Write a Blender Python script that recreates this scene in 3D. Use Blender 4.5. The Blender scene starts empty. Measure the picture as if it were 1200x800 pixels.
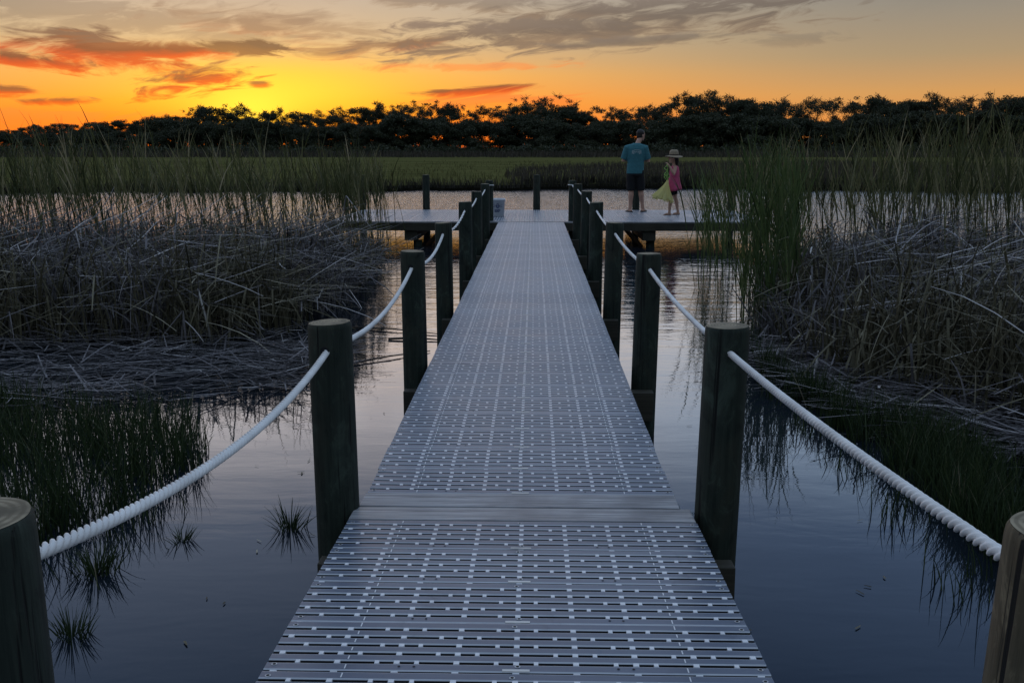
import bpy, bmesh, math, random
import numpy as np
from mathutils import Vector, Matrix
random.seed(7)
rng = np.random.default_rng(11)
S = bpy.context.scene
C = S.collection
PI = math.pi
R = math.radians

# ------------------------------------------------------------------ camera
F_PX, W_PX, CX, CY = 1105.0, 1200.0, 600.0, 400.0
HOR, VPX = 174.0, 626.0
HC = 1.40                                   # eye above the deck (deck top is z = 0)
TH = math.atan((CY - HOR) / F_PX)
PSI = math.atan((VPX - CX) * math.cos(TH) / F_PX)
WATER = -0.50
cam = bpy.data.cameras.new('camera')
cam.sensor_width = 36.0
cam.lens = 36.0 * F_PX / W_PX
cam.clip_start = 0.05
cam.clip_end = 3000
camo = bpy.data.objects.new('camera', cam)
C.objects.link(camo)
camo.location = (0, 0, HC)
camo.rotation_euler = (PI / 2 - TH, 0, PSI)
S.camera = camo
CAMROT = camo.rotation_euler.to_matrix()

def ray(px, py):
    return CAMROT @ Vector(((px - CX) / F_PX, (CY - py) / F_PX, -1.0))
def on_z(px, py, z):
    d = ray(px, py); t = (z - HC) / d.z
    return Vector((d.x * t, d.y * t, z))
def at_y(px, py, Y):
    d = ray(px, py); t = Y / d.y
    return Vector((d.x * t, Y, HC + d.z * t))
def azel(px, py):
    d = ray(px, py).normalized()
    return math.degrees(math.atan2(d.x, d.y)), math.degrees(math.asin(d.z))

# ------------------------------------------------------------------ helpers
def tag(o, label=None, cat=None, group=None, kind=None):
    if label: o['label'] = label
    if cat: o['category'] = cat
    if group: o['group'] = group
    if kind: o['kind'] = kind
    return o
def empty(name, loc=(0, 0, 0), rz=0.0):
    o = bpy.data.objects.new(name, None)
    o.empty_display_size = 0.1
    C.objects.link(o)
    o.location = loc; o.rotation_euler = (0, 0, rz)
    return o
def link(name, me, mats, parent=None, loc=None):
    o = bpy.data.objects.new(name, me)
    C.objects.link(o)
    if not isinstance(mats, (list, tuple)): mats = [mats]
    if len(me.materials) == 0:
        for m in mats: me.materials.append(m)
    if parent: o.parent = parent
    if loc is not None: o.location = loc
    return o
def obj(name, bm, mats, parent=None, loc=None, smooth=False):
    me = bpy.data.meshes.new(name)
    if smooth:
        for f in bm.faces: f.smooth = True
    bm.normal_update()
    bm.to_mesh(me); bm.free()
    return link(name, me, mats, parent, loc)
def box(bm, x0, x1, y0, y1, z0, z1, mi=0):
    v = [bm.verts.new(p) for p in ((x0,y0,z0),(x1,y0,z0),(x1,y1,z0),(x0,y1,z0),(x0,y0,z1),(x1,y0,z1),(x1,y1,z1),(x0,y1,z1))]
    for q in ((3,2,1,0),(4,5,6,7),(0,1,5,4),(1,2,6,5),(2,3,7,6),(3,0,4,7)):
        f = bm.faces.new([v[i] for i in q]); f.material_index = mi
def bbox(bm, x0, x1, y0, y1, z0, z1, bev=0.006, mi=0):
    t = bmesh.new(); box(t, x0, x1, y0, y1, z0, z1, mi)
    bmesh.ops.bevel(t, geom=list(t.edges), offset=bev, segments=2, affect='EDGES', profile=0.6)
    me = bpy.data.meshes.new('t'); t.to_mesh(me); t.free()
    for p in me.polygons: p.material_index = mi
    bm.from_mesh(me); bpy.data.meshes.remove(me)
def frame_of(d):
    d = Vector(d).normalized()
    a = Vector((0, 0, 1)) if abs(d.z) < 0.9 else Vector((1, 0, 0))
    u = d.cross(a).normalized(); v = u.cross(d).normalized()
    return u, v
def tube(bm, pts, rad, n=10, cap=True, mi=0):
    pts = [Vector(p) for p in pts]
    if not isinstance(rad, (list, tuple)): rad = [rad] * len(pts)
    rings = []
    u = None
    for i, p in enumerate(pts):
        d = (pts[min(i + 1, len(pts) - 1)] - pts[max(i - 1, 0)]).normalized()
        if u is None: u, v = frame_of(d)
        else:
            u = (u - d * u.dot(d)).normalized(); v = u.cross(d).normalized()
        rings.append([bm.verts.new(p + (u * math.cos(2*PI*k/n) + v * math.sin(2*PI*k/n)) * rad[i]) for k in range(n)])
    for a, b in zip(rings, rings[1:]):
        for k in range(n):
            f = bm.faces.new((a[k], a[(k+1) % n], b[(k+1) % n], b[k])); f.smooth = True; f.material_index = mi
    if cap:
        f = bm.faces.new(rings[0][::-1]); f.material_index = mi
        f = bm.faces.new(rings[-1]); f.material_index = mi
def loft(bm, rings, n=16, mi=0):
    """rings: (cx,cy,cz,rx,ry[,rot]) horizontal ellipses"""
    R_ = []
    for r in rings:
        cx, cy, cz, rx, ry = r[:5]; a0 = r[5] if len(r) > 5 else 0
        ring = []
        for k in range(n):
            a = 2*PI*k/n; x = rx*math.cos(a); y = ry*math.sin(a)
            ring.append(bm.verts.new((cx + x*math.cos(a0) - y*math.sin(a0), cy + x*math.sin(a0) + y*math.cos(a0), cz)))
        R_.append(ring)
    for a, b in zip(R_, R_[1:]):
        for k in range(n):
            f = bm.faces.new((a[k], a[(k+1) % n], b[(k+1) % n], b[k])); f.smooth = True; f.material_index = mi
    bm.faces.new(R_[0][::-1]); bm.faces.new(R_[-1])
def ell(bm, c, r, rot=None, seg=12):
    M = Matrix.Translation(c) @ (rot.to_4x4() if rot else Matrix.Identity(4)) @ Matrix.Diagonal((*r, 1))
    bmesh.ops.create_uvsphere(bm, u_segments=seg, v_segments=max(6, seg*2//3), radius=1, matrix=M)
def remeshed(name, bm, mat, parent, voxel=0.009, smooth=3):
    me = bpy.data.meshes.new('tmp'); bmesh.ops.recalc_face_normals(bm, faces=bm.faces); bm.to_mesh(me); bm.free()
    o = bpy.data.objects.new('tmp', me); C.objects.link(o)
    m = o.modifiers.new('r', 'REMESH'); m.mode = 'VOXEL'; m.voxel_size = voxel; m.use_smooth_shade = True
    s = o.modifiers.new('s', 'SMOOTH'); s.factor = 0.5; s.iterations = smooth
    dg = bpy.context.evaluated_depsgraph_get()
    nm = bpy.data.meshes.new_from_object(o.evaluated_get(dg))
    bpy.data.objects.remove(o); bpy.data.meshes.remove(me)
    nm.name = name; nm.materials.clear()
    for p in nm.polygons: p.use_smooth = True
    return link(name, nm, mat, parent)

# ------------------------------------------------------------------ material helpers
class NT:
    def __init__(s, tree): s.t = tree; s.t.nodes.clear()
    def n(s, kind, **kw):
        nd = s.t.nodes.new(kind)
        for k, v in kw.items(): setattr(nd, k, v)
        return nd
    def l(s, a, b): s.t.links.new(a, b)
    def put(s, sock, v):
        if hasattr(v, 'links') or hasattr(v, 'is_linked'): s.l(v, sock)
        else: sock.default_value = v
    def m(s, op, a, b=None, c=None, clamp=False):
        nd = s.n('ShaderNodeMath', operation=op, use_clamp=clamp)
        for i, v in enumerate((a, b, c)):
            if v is not None: s.put(nd.inputs[i], v)
        return nd.outputs[0]
    def ramp(s, fac, stops, interp='LINEAR'):
        nd = s.n('ShaderNodeValToRGB'); cr = nd.color_ramp; cr.interpolation = interp
        while len(cr.elements) < len(stops): cr.elements.new(0.5)
        for e, (p, c) in zip(cr.elements, stops):
            e.position = p; e.color = (*c, 1)
        s.put(nd.inputs[0], fac)
        return nd.outputs[0]
    def mix(s, fac, a, b, blend='MIX'):
        nd = s.n('ShaderNodeMix', data_type='RGBA', blend_type=blend)
        s.put(nd.inputs[0], fac)
        s.put(nd.inputs[6], a if not isinstance(a, tuple) else (*a, 1))
        s.put(nd.inputs[7], b if not isinstance(b, tuple) else (*b, 1))
        return nd.outputs[2]
    def noise(s, vec, scale, detail=4, rough=0.55, dist=0.0):
        nd = s.n('ShaderNodeTexNoise'); s.l(vec, nd.inputs['Vector'])
        nd.inputs['Scale'].default_value = scale; nd.inputs['Detail'].default_value = detail
        nd.inputs['Roughness'].default_value = rough; nd.inputs['Distortion'].default_value = dist
        return nd.outputs[0]
    def smap(s, v, a, b, c=0.0, d=1.0):
        nd = s.n('ShaderNodeMapRange', interpolation_type='SMOOTHSTEP')
        s.put(nd.inputs[0], v)
        for i, x in zip((1, 2, 3, 4), (a, b, c, d)): nd.inputs[i].default_value = x
        return nd.outputs[0]
    def vscale(s, vec, sc):
        nd = s.n('ShaderNodeVectorMath', operation='MULTIPLY'); s.l(vec, nd.inputs[0]); nd.inputs[1].default_value = sc
        return nd.outputs[0]
def mat(name):
    m = bpy.data.materials.new(name); m.use_nodes = True
    t = NT(m.node_tree); out = t.n('ShaderNodeOutputMaterial')
    return m, t, out
def pbsdf(t, out, col, rough=0.5, spec=0.5, bump=None, bstr=0.3, bdist=0.01, **kw):
    b = t.n('ShaderNodeBsdfPrincipled')
    t.put(b.inputs['Base Color'], col if not isinstance(col, tuple) else (*col, 1))
    t.put(b.inputs['Roughness'], rough)
    b.inputs['Specular IOR Level'].default_value = spec
    for k, v in kw.items(): b.inputs[k].default_value = v
    if bump is not None:
        bn = t.n('ShaderNodeBump'); bn.inputs['Strength'].default_value = bstr; bn.inputs['Distance'].default_value = bdist
        t.l(bump, bn.inputs['Height']); t.l(bn.outputs[0], b.inputs['Normal'])
    t.l(b.outputs[0], out.inputs[0])
    return b
def simple(name, col, rough=0.6, var=0.25, scale=20, spec=0.4, bstr=0.15):
    m, t, out = mat(name)
    tc = t.n('ShaderNodeTexCoord').outputs['Object']
    n = t.noise(tc, scale, 5)
    c = t.ramp(n, [(0.3, tuple(x*(1-var) for x in col)), (0.7, tuple(min(1, x*(1+var)) for x in col))])
    pbsdf(t, out, c, rough, spec, n, bstr, 0.004)
    return m
def blade_mat(name, stops, rough=0.6, trans=0.25):
    m, t, out = mat(name)
    at = t.n('ShaderNodeAttribute', attribute_name='tint')
    c = t.ramp(at.outputs['Fac'], stops)
    d = t.n('ShaderNodeBsdfPrincipled'); t.l(c, d.inputs['Base Color'])
    d.inputs['Roughness'].default_value = rough; d.inputs['Specular IOR Level'].default_value = 0.25
    if trans > 0:
        tr = t.n('ShaderNodeBsdfTranslucent'); t.l(c, tr.inputs['Color'])
        mx = t.n('ShaderNodeMixShader'); mx.inputs[0].default_value = trans
        t.l(d.outputs[0], mx.inputs[1]); t.l(tr.outputs[0], mx.inputs[2]); t.l(mx.outputs[0], out.inputs[0])
    else: t.l(d.outputs[0], out.inputs[0])
    return m

M = {}
# treated round posts
def post_mat(name, dark, light, warm):
    m, t, out = mat(name)
    tc = t.n('ShaderNodeTexCoord').outputs['Object']
    oi = t.n('ShaderNodeObjectInfo')
    off = t.n('ShaderNodeVectorMath', operation='ADD'); t.l(tc, off.inputs[0])
    cmb = t.n('ShaderNodeCombineXYZ'); t.l(t.m('MULTIPLY', oi.outputs['Random'], 37.0), cmb.inputs[2]); t.l(cmb.outputs[0], off.inputs[1])
    v = off.outputs[0]
    g = t.noise(t.vscale(v, (60, 60, 2.2)), 1.0, 6, 0.65, 0.6)
    big = t.noise(t.vscale(v, (5, 5, 3.0)), 1.0, 5, 0.6, 0.4)
    c = t.ramp(g, [(0.3, dark), (0.72, light)])
    c = t.mix(t.smap(big, 0.45, 0.75, 0, 0.7), c, warm)
    crack = t.noise(t.vscale(v, (30, 30, 0.8)), 1.0, 4, 0.55, 0.5)
    cm = t.smap(crack, 0.60, 0.645)
    blot = t.noise(t.vscale(v, (9, 9, 4.5)), 1.0, 6, 0.7, 1.0)
    c = t.mix(t.smap(blot, 0.52, 0.70, 0, 0.75), c, tuple(x*1.9 for x in light))
    c = t.mix(t.smap(blot, 0.46, 0.33, 0, 0.6), c, tuple(x*0.5 for x in dark))
    c = t.mix(cm, c, (0.006, 0.006, 0.005))
    h = t.m('SUBTRACT', g, t.m('MULTIPLY', cm, 1.2))
    pbsdf(t, out, c, 0.75, 0.3, h, 0.5, 0.004)
    return m
M['post'] = post_mat('treated post wood', (0.010, 0.016, 0.012), (0.034, 0.046, 0.035), (0.044, 0.044, 0.030))
M['post_brown'] = post_mat('weathered brown post wood', (0.05, 0.043, 0.026), (0.15, 0.125, 0.078), (0.10, 0.068, 0.038))
def endgrain():
    m, t, out = mat('post end grain')
    tc = t.n('ShaderNodeTexCoord').outputs['Object']
    w = t.n('ShaderNodeTexWave', wave_type='RINGS', rings_direction='Z'); t.l(tc, w.inputs['Vector'])
    w.inputs['Scale'].default_value = 26; w.inputs['Distortion'].default_value = 2.5; w.inputs['Detail'].default_value = 3
    n = t.noise(tc, 14, 5)
    c = t.ramp(w.outputs['Fac'], [(0.2, (0.19, 0.155, 0.10)), (0.8, (0.33, 0.275, 0.185))])
    c = t.mix(t.smap(n, 0.4, 0.7), c, (0.10, 0.085, 0.055))
    pbsdf(t, out, c, 0.8, 0.3, n, 0.3, 0.004)
    return m
M['end'] = endgrain()
def timber(name, a, b, axis=0, rough=0.7):
    m, t, out = mat(name)
    tc = t.n('ShaderNodeTexCoord').outputs['Object']
    sc = [45, 45, 45]; sc[axis] = 1.6
    g = t.noise(t.vscale(tc, tuple(sc)), 1.0, 7, 0.65, 1.2)
    b2 = t.noise(tc, 3.0, 4)
    c = t.ramp(g, [(0.32, a), (0.7, b)])
    c = t.mix(t.smap(b2, 0.4, 0.75, 0, 0.5), c, tuple(x*0.6 for x in a))
    pbsdf(t, out, c, rough, 0.35, g, 0.4, 0.004)
    return m
M['frame'] = timber('frame timber', (0.030, 0.028, 0.020), (0.07, 0.062, 0.045), 0)
M['frame_y'] = timber('frame timber lengthwise', (0.030, 0.028, 0.020), (0.07, 0.062, 0.045), 1)
M['brace'] = timber('brace timber', (0.09, 0.05, 0.03), (0.19, 0.12, 0.075), 2)
M['board'] = timber('composite threshold board', (0.10, 0.105, 0.115), (0.50, 0.50, 0.51), 0, 0.45)
def plastic(name, a, b, rough, sp=0.5):
    m, t, out = mat(name)
    tc = t.n('ShaderNodeTexCoord').outputs['Object']
    ge = t.n('ShaderNodeNewGeometry').outputs['Position']
    oi = t.n('ShaderNodeObjectInfo')
    n = t.noise(ge, 2.3, 5, 0.6, 0.3)
    f = t.noise(t.vscale(tc, (6, 90, 90)), 1.0, 4)
    k = t.m('ADD', t.m('MULTIPLY', n, 0.6), t.m('ADD', t.m('MULTIPLY', f, 0.25), t.m('MULTIPLY', oi.outputs['Random'], 0.22)))
    c = t.ramp(k, [(0.3, a), (0.75, b)])
    st = t.noise(ge, 5.0, 6, 0.7, 0.5)
    c = t.mix(t.smap(st, 0.56, 0.74, 0, 0.55), c, tuple(x*0.55 for x in a))
    r = t.m('ADD', t.m('MULTIPLY', n, 0.25), rough - 0.12)
    pbsdf(t, out, c, r, sp, f, 0.12, 0.002)
    return m
M['slat'] = plastic('grey deck plastic', (0.070, 0.092, 0.138), (0.142, 0.168, 0.222), 0.40)
M['edge'] = plastic('slot edge plastic', (0.38, 0.41, 0.46), (0.54, 0.57, 0.61), 0.36)
M['rim'] = plastic('pale painted-sheen deck plastic', (0.66, 0.67, 0.69), (0.86, 0.86, 0.87), 0.42)  # sheen of the smooth bridges put into a paler colour
M['tab'] = plastic('beige panel tab', (0.60, 0.58, 0.55), (0.76, 0.73, 0.69), 0.5)
M['screw'] = simple('screw steel', (0.55, 0.55, 0.56), 0.35, 0.1, 40)
M['hole'] = simple('dark recess', (0.012, 0.012, 0.014), 0.8, 0.2, 40)
def rope_mat():
    m, t, out = mat('white rope')
    tc = t.n('ShaderNodeTexCoord').outputs['Object']
    n = t.noise(tc, 260, 3); d = t.noise(tc, 7, 4)
    c = t.ramp(d, [(0.35, (0.68, 0.67, 0.65)), (0.65, (0.86, 0.85, 0.83))])
    pbsdf(t, out, c, 0.6, 0.4, n, 0.35, 0.002)
    return m
M['rope'] = rope_mat()
M['bark'] = simple('dark bark', (0.045, 0.036, 0.028), 0.85, 0.35, 5)
M['leaf'] = blade_mat('oak foliage', [(0, (0.032, 0.040, 0.022)), (0.6, (0.055, 0.062, 0.033)), (1, (0.085, 0.080, 0.042))], 0.65, 0.22)
M['reed'] = blade_mat('green reed', [(0, (0.030, 0.038, 0.014)), (0.45, (0.085, 0.096, 0.036)), (0.8, (0.19, 0.18, 0.085)), (1, (0.36, 0.31, 0.19))], 0.5, 0.35)
M['reed_green'] = blade_mat('fresh green reed', [(0, (0.025, 0.042, 0.013)), (0.5, (0.072, 0.110, 0.034)), (0.9, (0.16, 0.185, 0.07)), (1, (0.28, 0.26, 0.14))], 0.5, 0.35)
M['dead'] = blade_mat('dead reed', [(0, (0.030, 0.027, 0.026)), (0.45, (0.105, 0.096, 0.098)), (0.8, (0.26, 0.24, 0.245)), (1, (0.66, 0.62, 0.60))], 0.65, 0.10)
M['dead_brown'] = blade_mat('brown dead reed', [(0, (0.030, 0.027, 0.015)), (0.5, (0.105, 0.092, 0.055)), (0.85, (0.22, 0.195, 0.125)), (1, (0.50, 0.45, 0.34))], 0.65, 0.12)
M['short'] = blade_mat('short marsh grass', [(0, (0.012, 0.021, 0.008)), (0.6, (0.034, 0.055, 0.019)), (0.93, (0.075, 0.095, 0.036)), (1, (0.19, 0.17, 0.11))], 0.55, 0.25)
M['marsh_blade'] = blade_mat('marsh meadow grass', [(0, (0.062, 0.064, 0.022)), (0.55, (0.115, 0.115, 0.040)), (1, (0.19, 0.172, 0.065))], 0.8, 0.25)
M['rush'] = blade_mat('dark rush', [(0, (0.035, 0.032, 0.024)), (1, (0.085, 0.070, 0.052))], 0.75, 0.15)
def ground_mat(name, stops, scale):
    m, t, out = mat(name)
    ge = t.n('ShaderNodeNewGeometry').outputs['Position']
    n = t.noise(t.vscale(ge, (1, 3.0, 1)), scale, 8, 0.68, 0.8)
    c = t.ramp(n, stops)
    n2 = t.noise(ge, scale * 40, 3)
    pbsdf(t, out, c, 0.95, 0.0, n2, 0.6, 0.05)
    return m
M['mud'] = ground_mat('dark marsh mud', [(0.3, (0.014, 0.012, 0.010)), (0.7, (0.035, 0.030, 0.024))], 1.2)
M['meadow'] = ground_mat('marsh meadow ground', [(0.3, (0.062, 0.060, 0.022)), (0.5, (0.100, 0.098, 0.034)), (0.72, (0.142, 0.130, 0.048))], 0.06)
M['peat'] = ground_mat('black peat bank', [(0.3, (0.012, 0.011, 0.008)), (0.7, (0.026, 0.024, 0.016))], 1.0)
def water_mat():
    m, t, out = mat('still creek water')
    ge = t.n('ShaderNodeNewGeometry').outputs['Position']
    sp = t.n('ShaderNodeSeparateXYZ'); t.l(ge, sp.inputs[0])
    far = t.smap(sp.outputs[1], 6.0, 16.0, 0.0, 1.0)
    far2 = t.smap(sp.outputs[1], 17.0, 32.0, 0.0, 1.0)
    a = t.noise(t.vscale(ge, (0.8, 2.6, 1)), 1.2, 3, 0.5, 0.4)
    b = t.noise(t.vscale(ge, (1.0, 2.2, 1)), 4.5, 3, 0.55, 0.6)
    c = t.noise(ge, 0.5, 2)
    h = t.m('ADD', t.m('MULTIPLY', a, t.m('ADD', 0.035, t.m('MULTIPLY', far, 0.28))),
            t.m('MULTIPLY', b, t.m('ADD', 0.006, t.m('ADD', t.m('MULTIPLY', far, 0.12), t.m('MULTIPLY', far2, 0.34)))))
    h = t.m('ADD', h, t.m('MULTIPLY', c, 0.05))
    bn = t.n('ShaderNodeBump'); bn.inputs['Strength'].default_value = 1.0; bn.inputs['Distance'].default_value = 0.05
    t.l(h, bn.inputs['Height'])
    p = t.n('ShaderNodeBsdfPrincipled')
    p.inputs['Base Color'].default_value = (0.010, 0.015, 0.022, 1)
    p.inputs['Roughness'].default_value = 0.02; p.inputs['IOR'].default_value = 1.55
    t.l(bn.outputs[0], p.inputs['Normal']); t.l(p.outputs[0], out.inputs[0])
    return m
M['water'] = water_mat()
M['skin'] = simple('skin', (0.50, 0.29, 0.21), 0.5, 0.08, 30)
M['child_skin'] = simple('child skin', (0.48, 0.28, 0.20), 0.5, 0.08, 30)
M['hair'] = simple('dark hair', (0.016, 0.012, 0.010), 0.55, 0.3, 60)
M['shirt'] = simple('teal cotton', (0.045, 0.17, 0.20), 0.85, 0.15, 25)
M['print'] = simple('pale shirt print', (0.30, 0.40, 0.42), 0.85, 0.1, 25)
M['shorts'] = simple('black cloth', (0.010, 0.010, 0.012), 0.9, 0.2, 25)
M['sandal'] = simple('dark rubber', (0.02, 0.018, 0.016), 0.7, 0.2, 25)
M['strap'] = simple('pale strap', (0.4, 0.36, 0.30), 0.7, 0.1, 25)
M['dress'] = simple('pink cotton', (0.50, 0.075, 0.16), 0.85, 0.15, 20)
M['straw'] = simple('straw hat', (0.30, 0.235, 0.16), 0.8, 0.2, 60)
M['band'] = simple('hat band', (0.05, 0.035, 0.03), 0.8, 0.2, 30)
M['ribbon'] = simple('green ribbon', (0.30, 0.52, 0.12), 0.7, 0.15, 25)
M['bucket'] = simple('white bucket plastic', (0.62, 0.64, 0.68), 0.4, 0.05, 8)
M['ink'] = simple('navy print', (0.03, 0.05, 0.14), 0.5, 0.1, 20)
def tulle():
    m, t, out = mat('lime netting')
    d = t.n('ShaderNodeBsdfDiffuse'); d.inputs[0].default_value = (0.84, 0.79, 0.40, 1)
    tr = t.n('ShaderNodeBsdfTranslucent'); tr.inputs[0].default_value = (0.86, 0.81, 0.44, 1)
    mx = t.n('ShaderNodeMixShader'); mx.inputs[0].default_value = 0.5
    t.l(d.outputs[0], mx.inputs[1]); t.l(tr.outputs[0], mx.inputs[2])
    tp = t.n('ShaderNodeBsdfTransparent'); m2 = t.n('ShaderNodeMixShader'); m2.inputs[0].default_value = 0.25
    t.l(mx.outputs[0], m2.inputs[1]); t.l(tp.outputs[0], m2.inputs[2]); t.l(m2.outputs[0], out.inputs[0])
    return m
M['tulle'] = tulle()

# ------------------------------------------------------------------ sky and light
SUN_AZ, SUN_EL = azel(292, 128)
def build_world():
    w = bpy.data.worlds.new('World'); S.world = w; w.use_nodes = True
    t = NT(w.node_tree); out = t.n('ShaderNodeOutputWorld')
    d = t.n('ShaderNodeTexCoord').outputs['Generated']
    nrm = t.n('ShaderNodeVectorMath', operation='NORMALIZE'); t.l(d, nrm.inputs[0])
    sp = t.n('ShaderNodeSeparateXYZ'); t.l(nrm.outputs[0], sp.inputs[0])
    x, y, z = sp.outputs
    deg = 180 / PI
    el = t.m('MULTIPLY', t.m('ARCSINE', z), deg)
    az = t.m('MULTIPLY', t.m('ARCTAN2', x, y), deg)
    da = t.m('ABSOLUTE', t.m('SUBTRACT', az, SUN_AZ))
    da = t.m('MINIMUM', da, t.m('SUBTRACT', 360.0, da))
    k = t.m('SQRT', t.m('DIVIDE', t.m('MAXIMUM', el, 0.0), 90.0))
    def e(v): return math.sqrt(v / 90.0)
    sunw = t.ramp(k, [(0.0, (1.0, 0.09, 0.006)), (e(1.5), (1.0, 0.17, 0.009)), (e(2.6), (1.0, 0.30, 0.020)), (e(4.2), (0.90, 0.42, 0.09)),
                      (e(6.0), (0.60, 0.44, 0.25)), (e(8.4), (0.48, 0.41, 0.33)), (e(10.5), (1.75, 1.42, 1.22)), (e(16), (1.50, 1.42, 1.48)), (e(22), (0.42, 0.52, 0.74)), (e(31), (0.17, 0.26, 0.45)), (e(50), (0.36, 0.48, 0.68)), (1.0, (0.44, 0.57, 0.78))])  # unseen bright band and zenith added to light the water and deck
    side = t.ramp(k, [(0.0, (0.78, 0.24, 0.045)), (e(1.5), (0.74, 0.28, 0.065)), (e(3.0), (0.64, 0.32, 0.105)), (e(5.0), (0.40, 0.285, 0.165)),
                      (e(8.4), (0.255, 0.24, 0.215)), (e(10.5), (1.00, 1.08, 1.20)), (e(16), (0.78, 1.06, 1.45)), (e(22), (0.25, 0.39, 0.68)), (e(31), (0.13, 0.22, 0.42)), (e(50), (0.36, 0.48, 0.68)), (1.0, (0.44, 0.57, 0.78))])  # same added band and zenith above the view, bluer
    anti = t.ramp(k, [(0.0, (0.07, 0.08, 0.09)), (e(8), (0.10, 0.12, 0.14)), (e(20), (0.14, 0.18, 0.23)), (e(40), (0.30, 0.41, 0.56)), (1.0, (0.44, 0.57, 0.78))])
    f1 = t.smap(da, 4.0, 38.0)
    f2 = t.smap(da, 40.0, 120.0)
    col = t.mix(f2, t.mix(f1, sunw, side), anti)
    # the glow where the sun has just gone down
    def gauss(a0, e0, sa, se, amp):
        u = t.m('DIVIDE', t.m('SUBTRACT', az, a0), sa); v = t.m('DIVIDE', t.m('SUBTRACT', el, e0), se)
        q = t.m('ADD', t.m('MULTIPLY', u, u), t.m('MULTIPLY', v, v))
        return t.m('MULTIPLY', t.m('EXPONENT', t.m('MULTIPLY', q, -1.0)), amp)
    ga, ge_ = azel(318, 106)
    g = gauss(ga, ge_, 7.2, 1.75, 0.92)
    col = t.mix(g, col, (1.0, 0.68, 0.045))
    g = gauss(SUN_AZ, 2.1, 2.4, 1.2, 0.7)
    col = t.mix(g, col, (1.25, 0.92, 0.07))
    # clouds: streaks at their own bearings, frayed by noise
    cv = t.n('ShaderNodeCombineXYZ'); t.l(az, cv.inputs[0]); t.l(el, cv.inputs[1])
    cvo = cv.outputs[0]
    NOI = []
    for rot, nx_, ny_, sd in ((-0.10, 0.15, 0.75, 3.0), (0.12, 0.17, 0.8, 8.0), (0.06, 0.11, 0.6, 14.0)):
        c_, s_ = math.cos(rot), math.sin(rot)
        u_ = t.m('ADD', t.m('MULTIPLY', az, c_), t.m('MULTIPLY', el, s_)); v_ = t.m('SUBTRACT', t.m('MULTIPLY', el, c_), t.m('MULTIPLY', az, s_))
        nv = t.n('ShaderNodeCombineXYZ'); t.l(t.m('MULTIPLY', u_, nx_), nv.inputs[0]); t.l(t.m('MULTIPLY', v_, ny_), nv.inputs[1]); nv.inputs[2].default_value = sd
        n_ = t.noise(nv.outputs[0], 2.0, 6, 0.62, 0.9)
        NOI.append((n_, t.m('MULTIPLY_ADD', n_, 2.1, -1.05), t.m('MULTIPLY_ADD', n_, 0.5, 0.25)))
    def blob(px, py, sx, sy, rot, stops_col, dens, seed, nx=0.16, ny=0.75, lo=0.36, hi=0.84):
        a0, e0 = azel(px, py); s_ = 1105 / 57.3
        sx, sy = sx / s_, sy / s_
        mp = t.n('ShaderNodeMapping', vector_type='TEXTURE'); t.l(cvo, mp.inputs[0])
        mp.inputs[1].default_value = (a0, e0, 0); mp.inputs[2].default_value = (0, 0, rot); mp.inputs[3].default_value = (sx, sy, 1)
        ln = t.n('ShaderNodeVectorMath', operation='LENGTH'); t.l(mp.outputs[0], ln.inputs[0])
        g = t.smap(ln.outputs['Value'], 0.0, 1.9, 1.0, 0.0)
        n, nn, nc = NOI[int(seed*10) % 3]
        val = t.m('MULTIPLY_ADD', g, 0.85, nn)
        val = t.m('MULTIPLY', val, t.m('MULTIPLY', g, 4.5, clamp=True))
        msk = t.smap(val, lo, hi, 0, dens)
        dt = t.n('ShaderNodeVectorMath', operation='DOT_PRODUCT'); t.l(mp.outputs[0], dt.inputs[0]); dt.inputs[1].default_value = (0, 0.28, 0)
        cc = t.ramp(t.m('ADD', dt.outputs['Value'], nc), stops_col)
        return msk, cc
    RED = [(0.30, (0.85, 0.09, 0.010)), (0.48, (0.58, 0.042, 0.015)), (0.62, (0.17, 0.042, 0.032)), (0.85, (0.28, 0.11, 0.06))]
    PUR = [(0.28, (0.62, 0.13, 0.05)), (0.46, (0.17, 0.085, 0.065)), (0.75, (0.13, 0.085, 0.075))]
    GRY = [(0.25, (0.30, 0.20, 0.13)), (0.5, (0.145, 0.115, 0.10)), (0.8, (0.20, 0.165, 0.145))]
    DRK = [(0.3, (0.20, 0.10, 0.05)), (0.6, (0.085, 0.065, 0.055))]
    ORG = [(0.3, (1.0, 0.22, 0.03)), (0.7, (0.90, 0.20, 0.045))]
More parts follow.
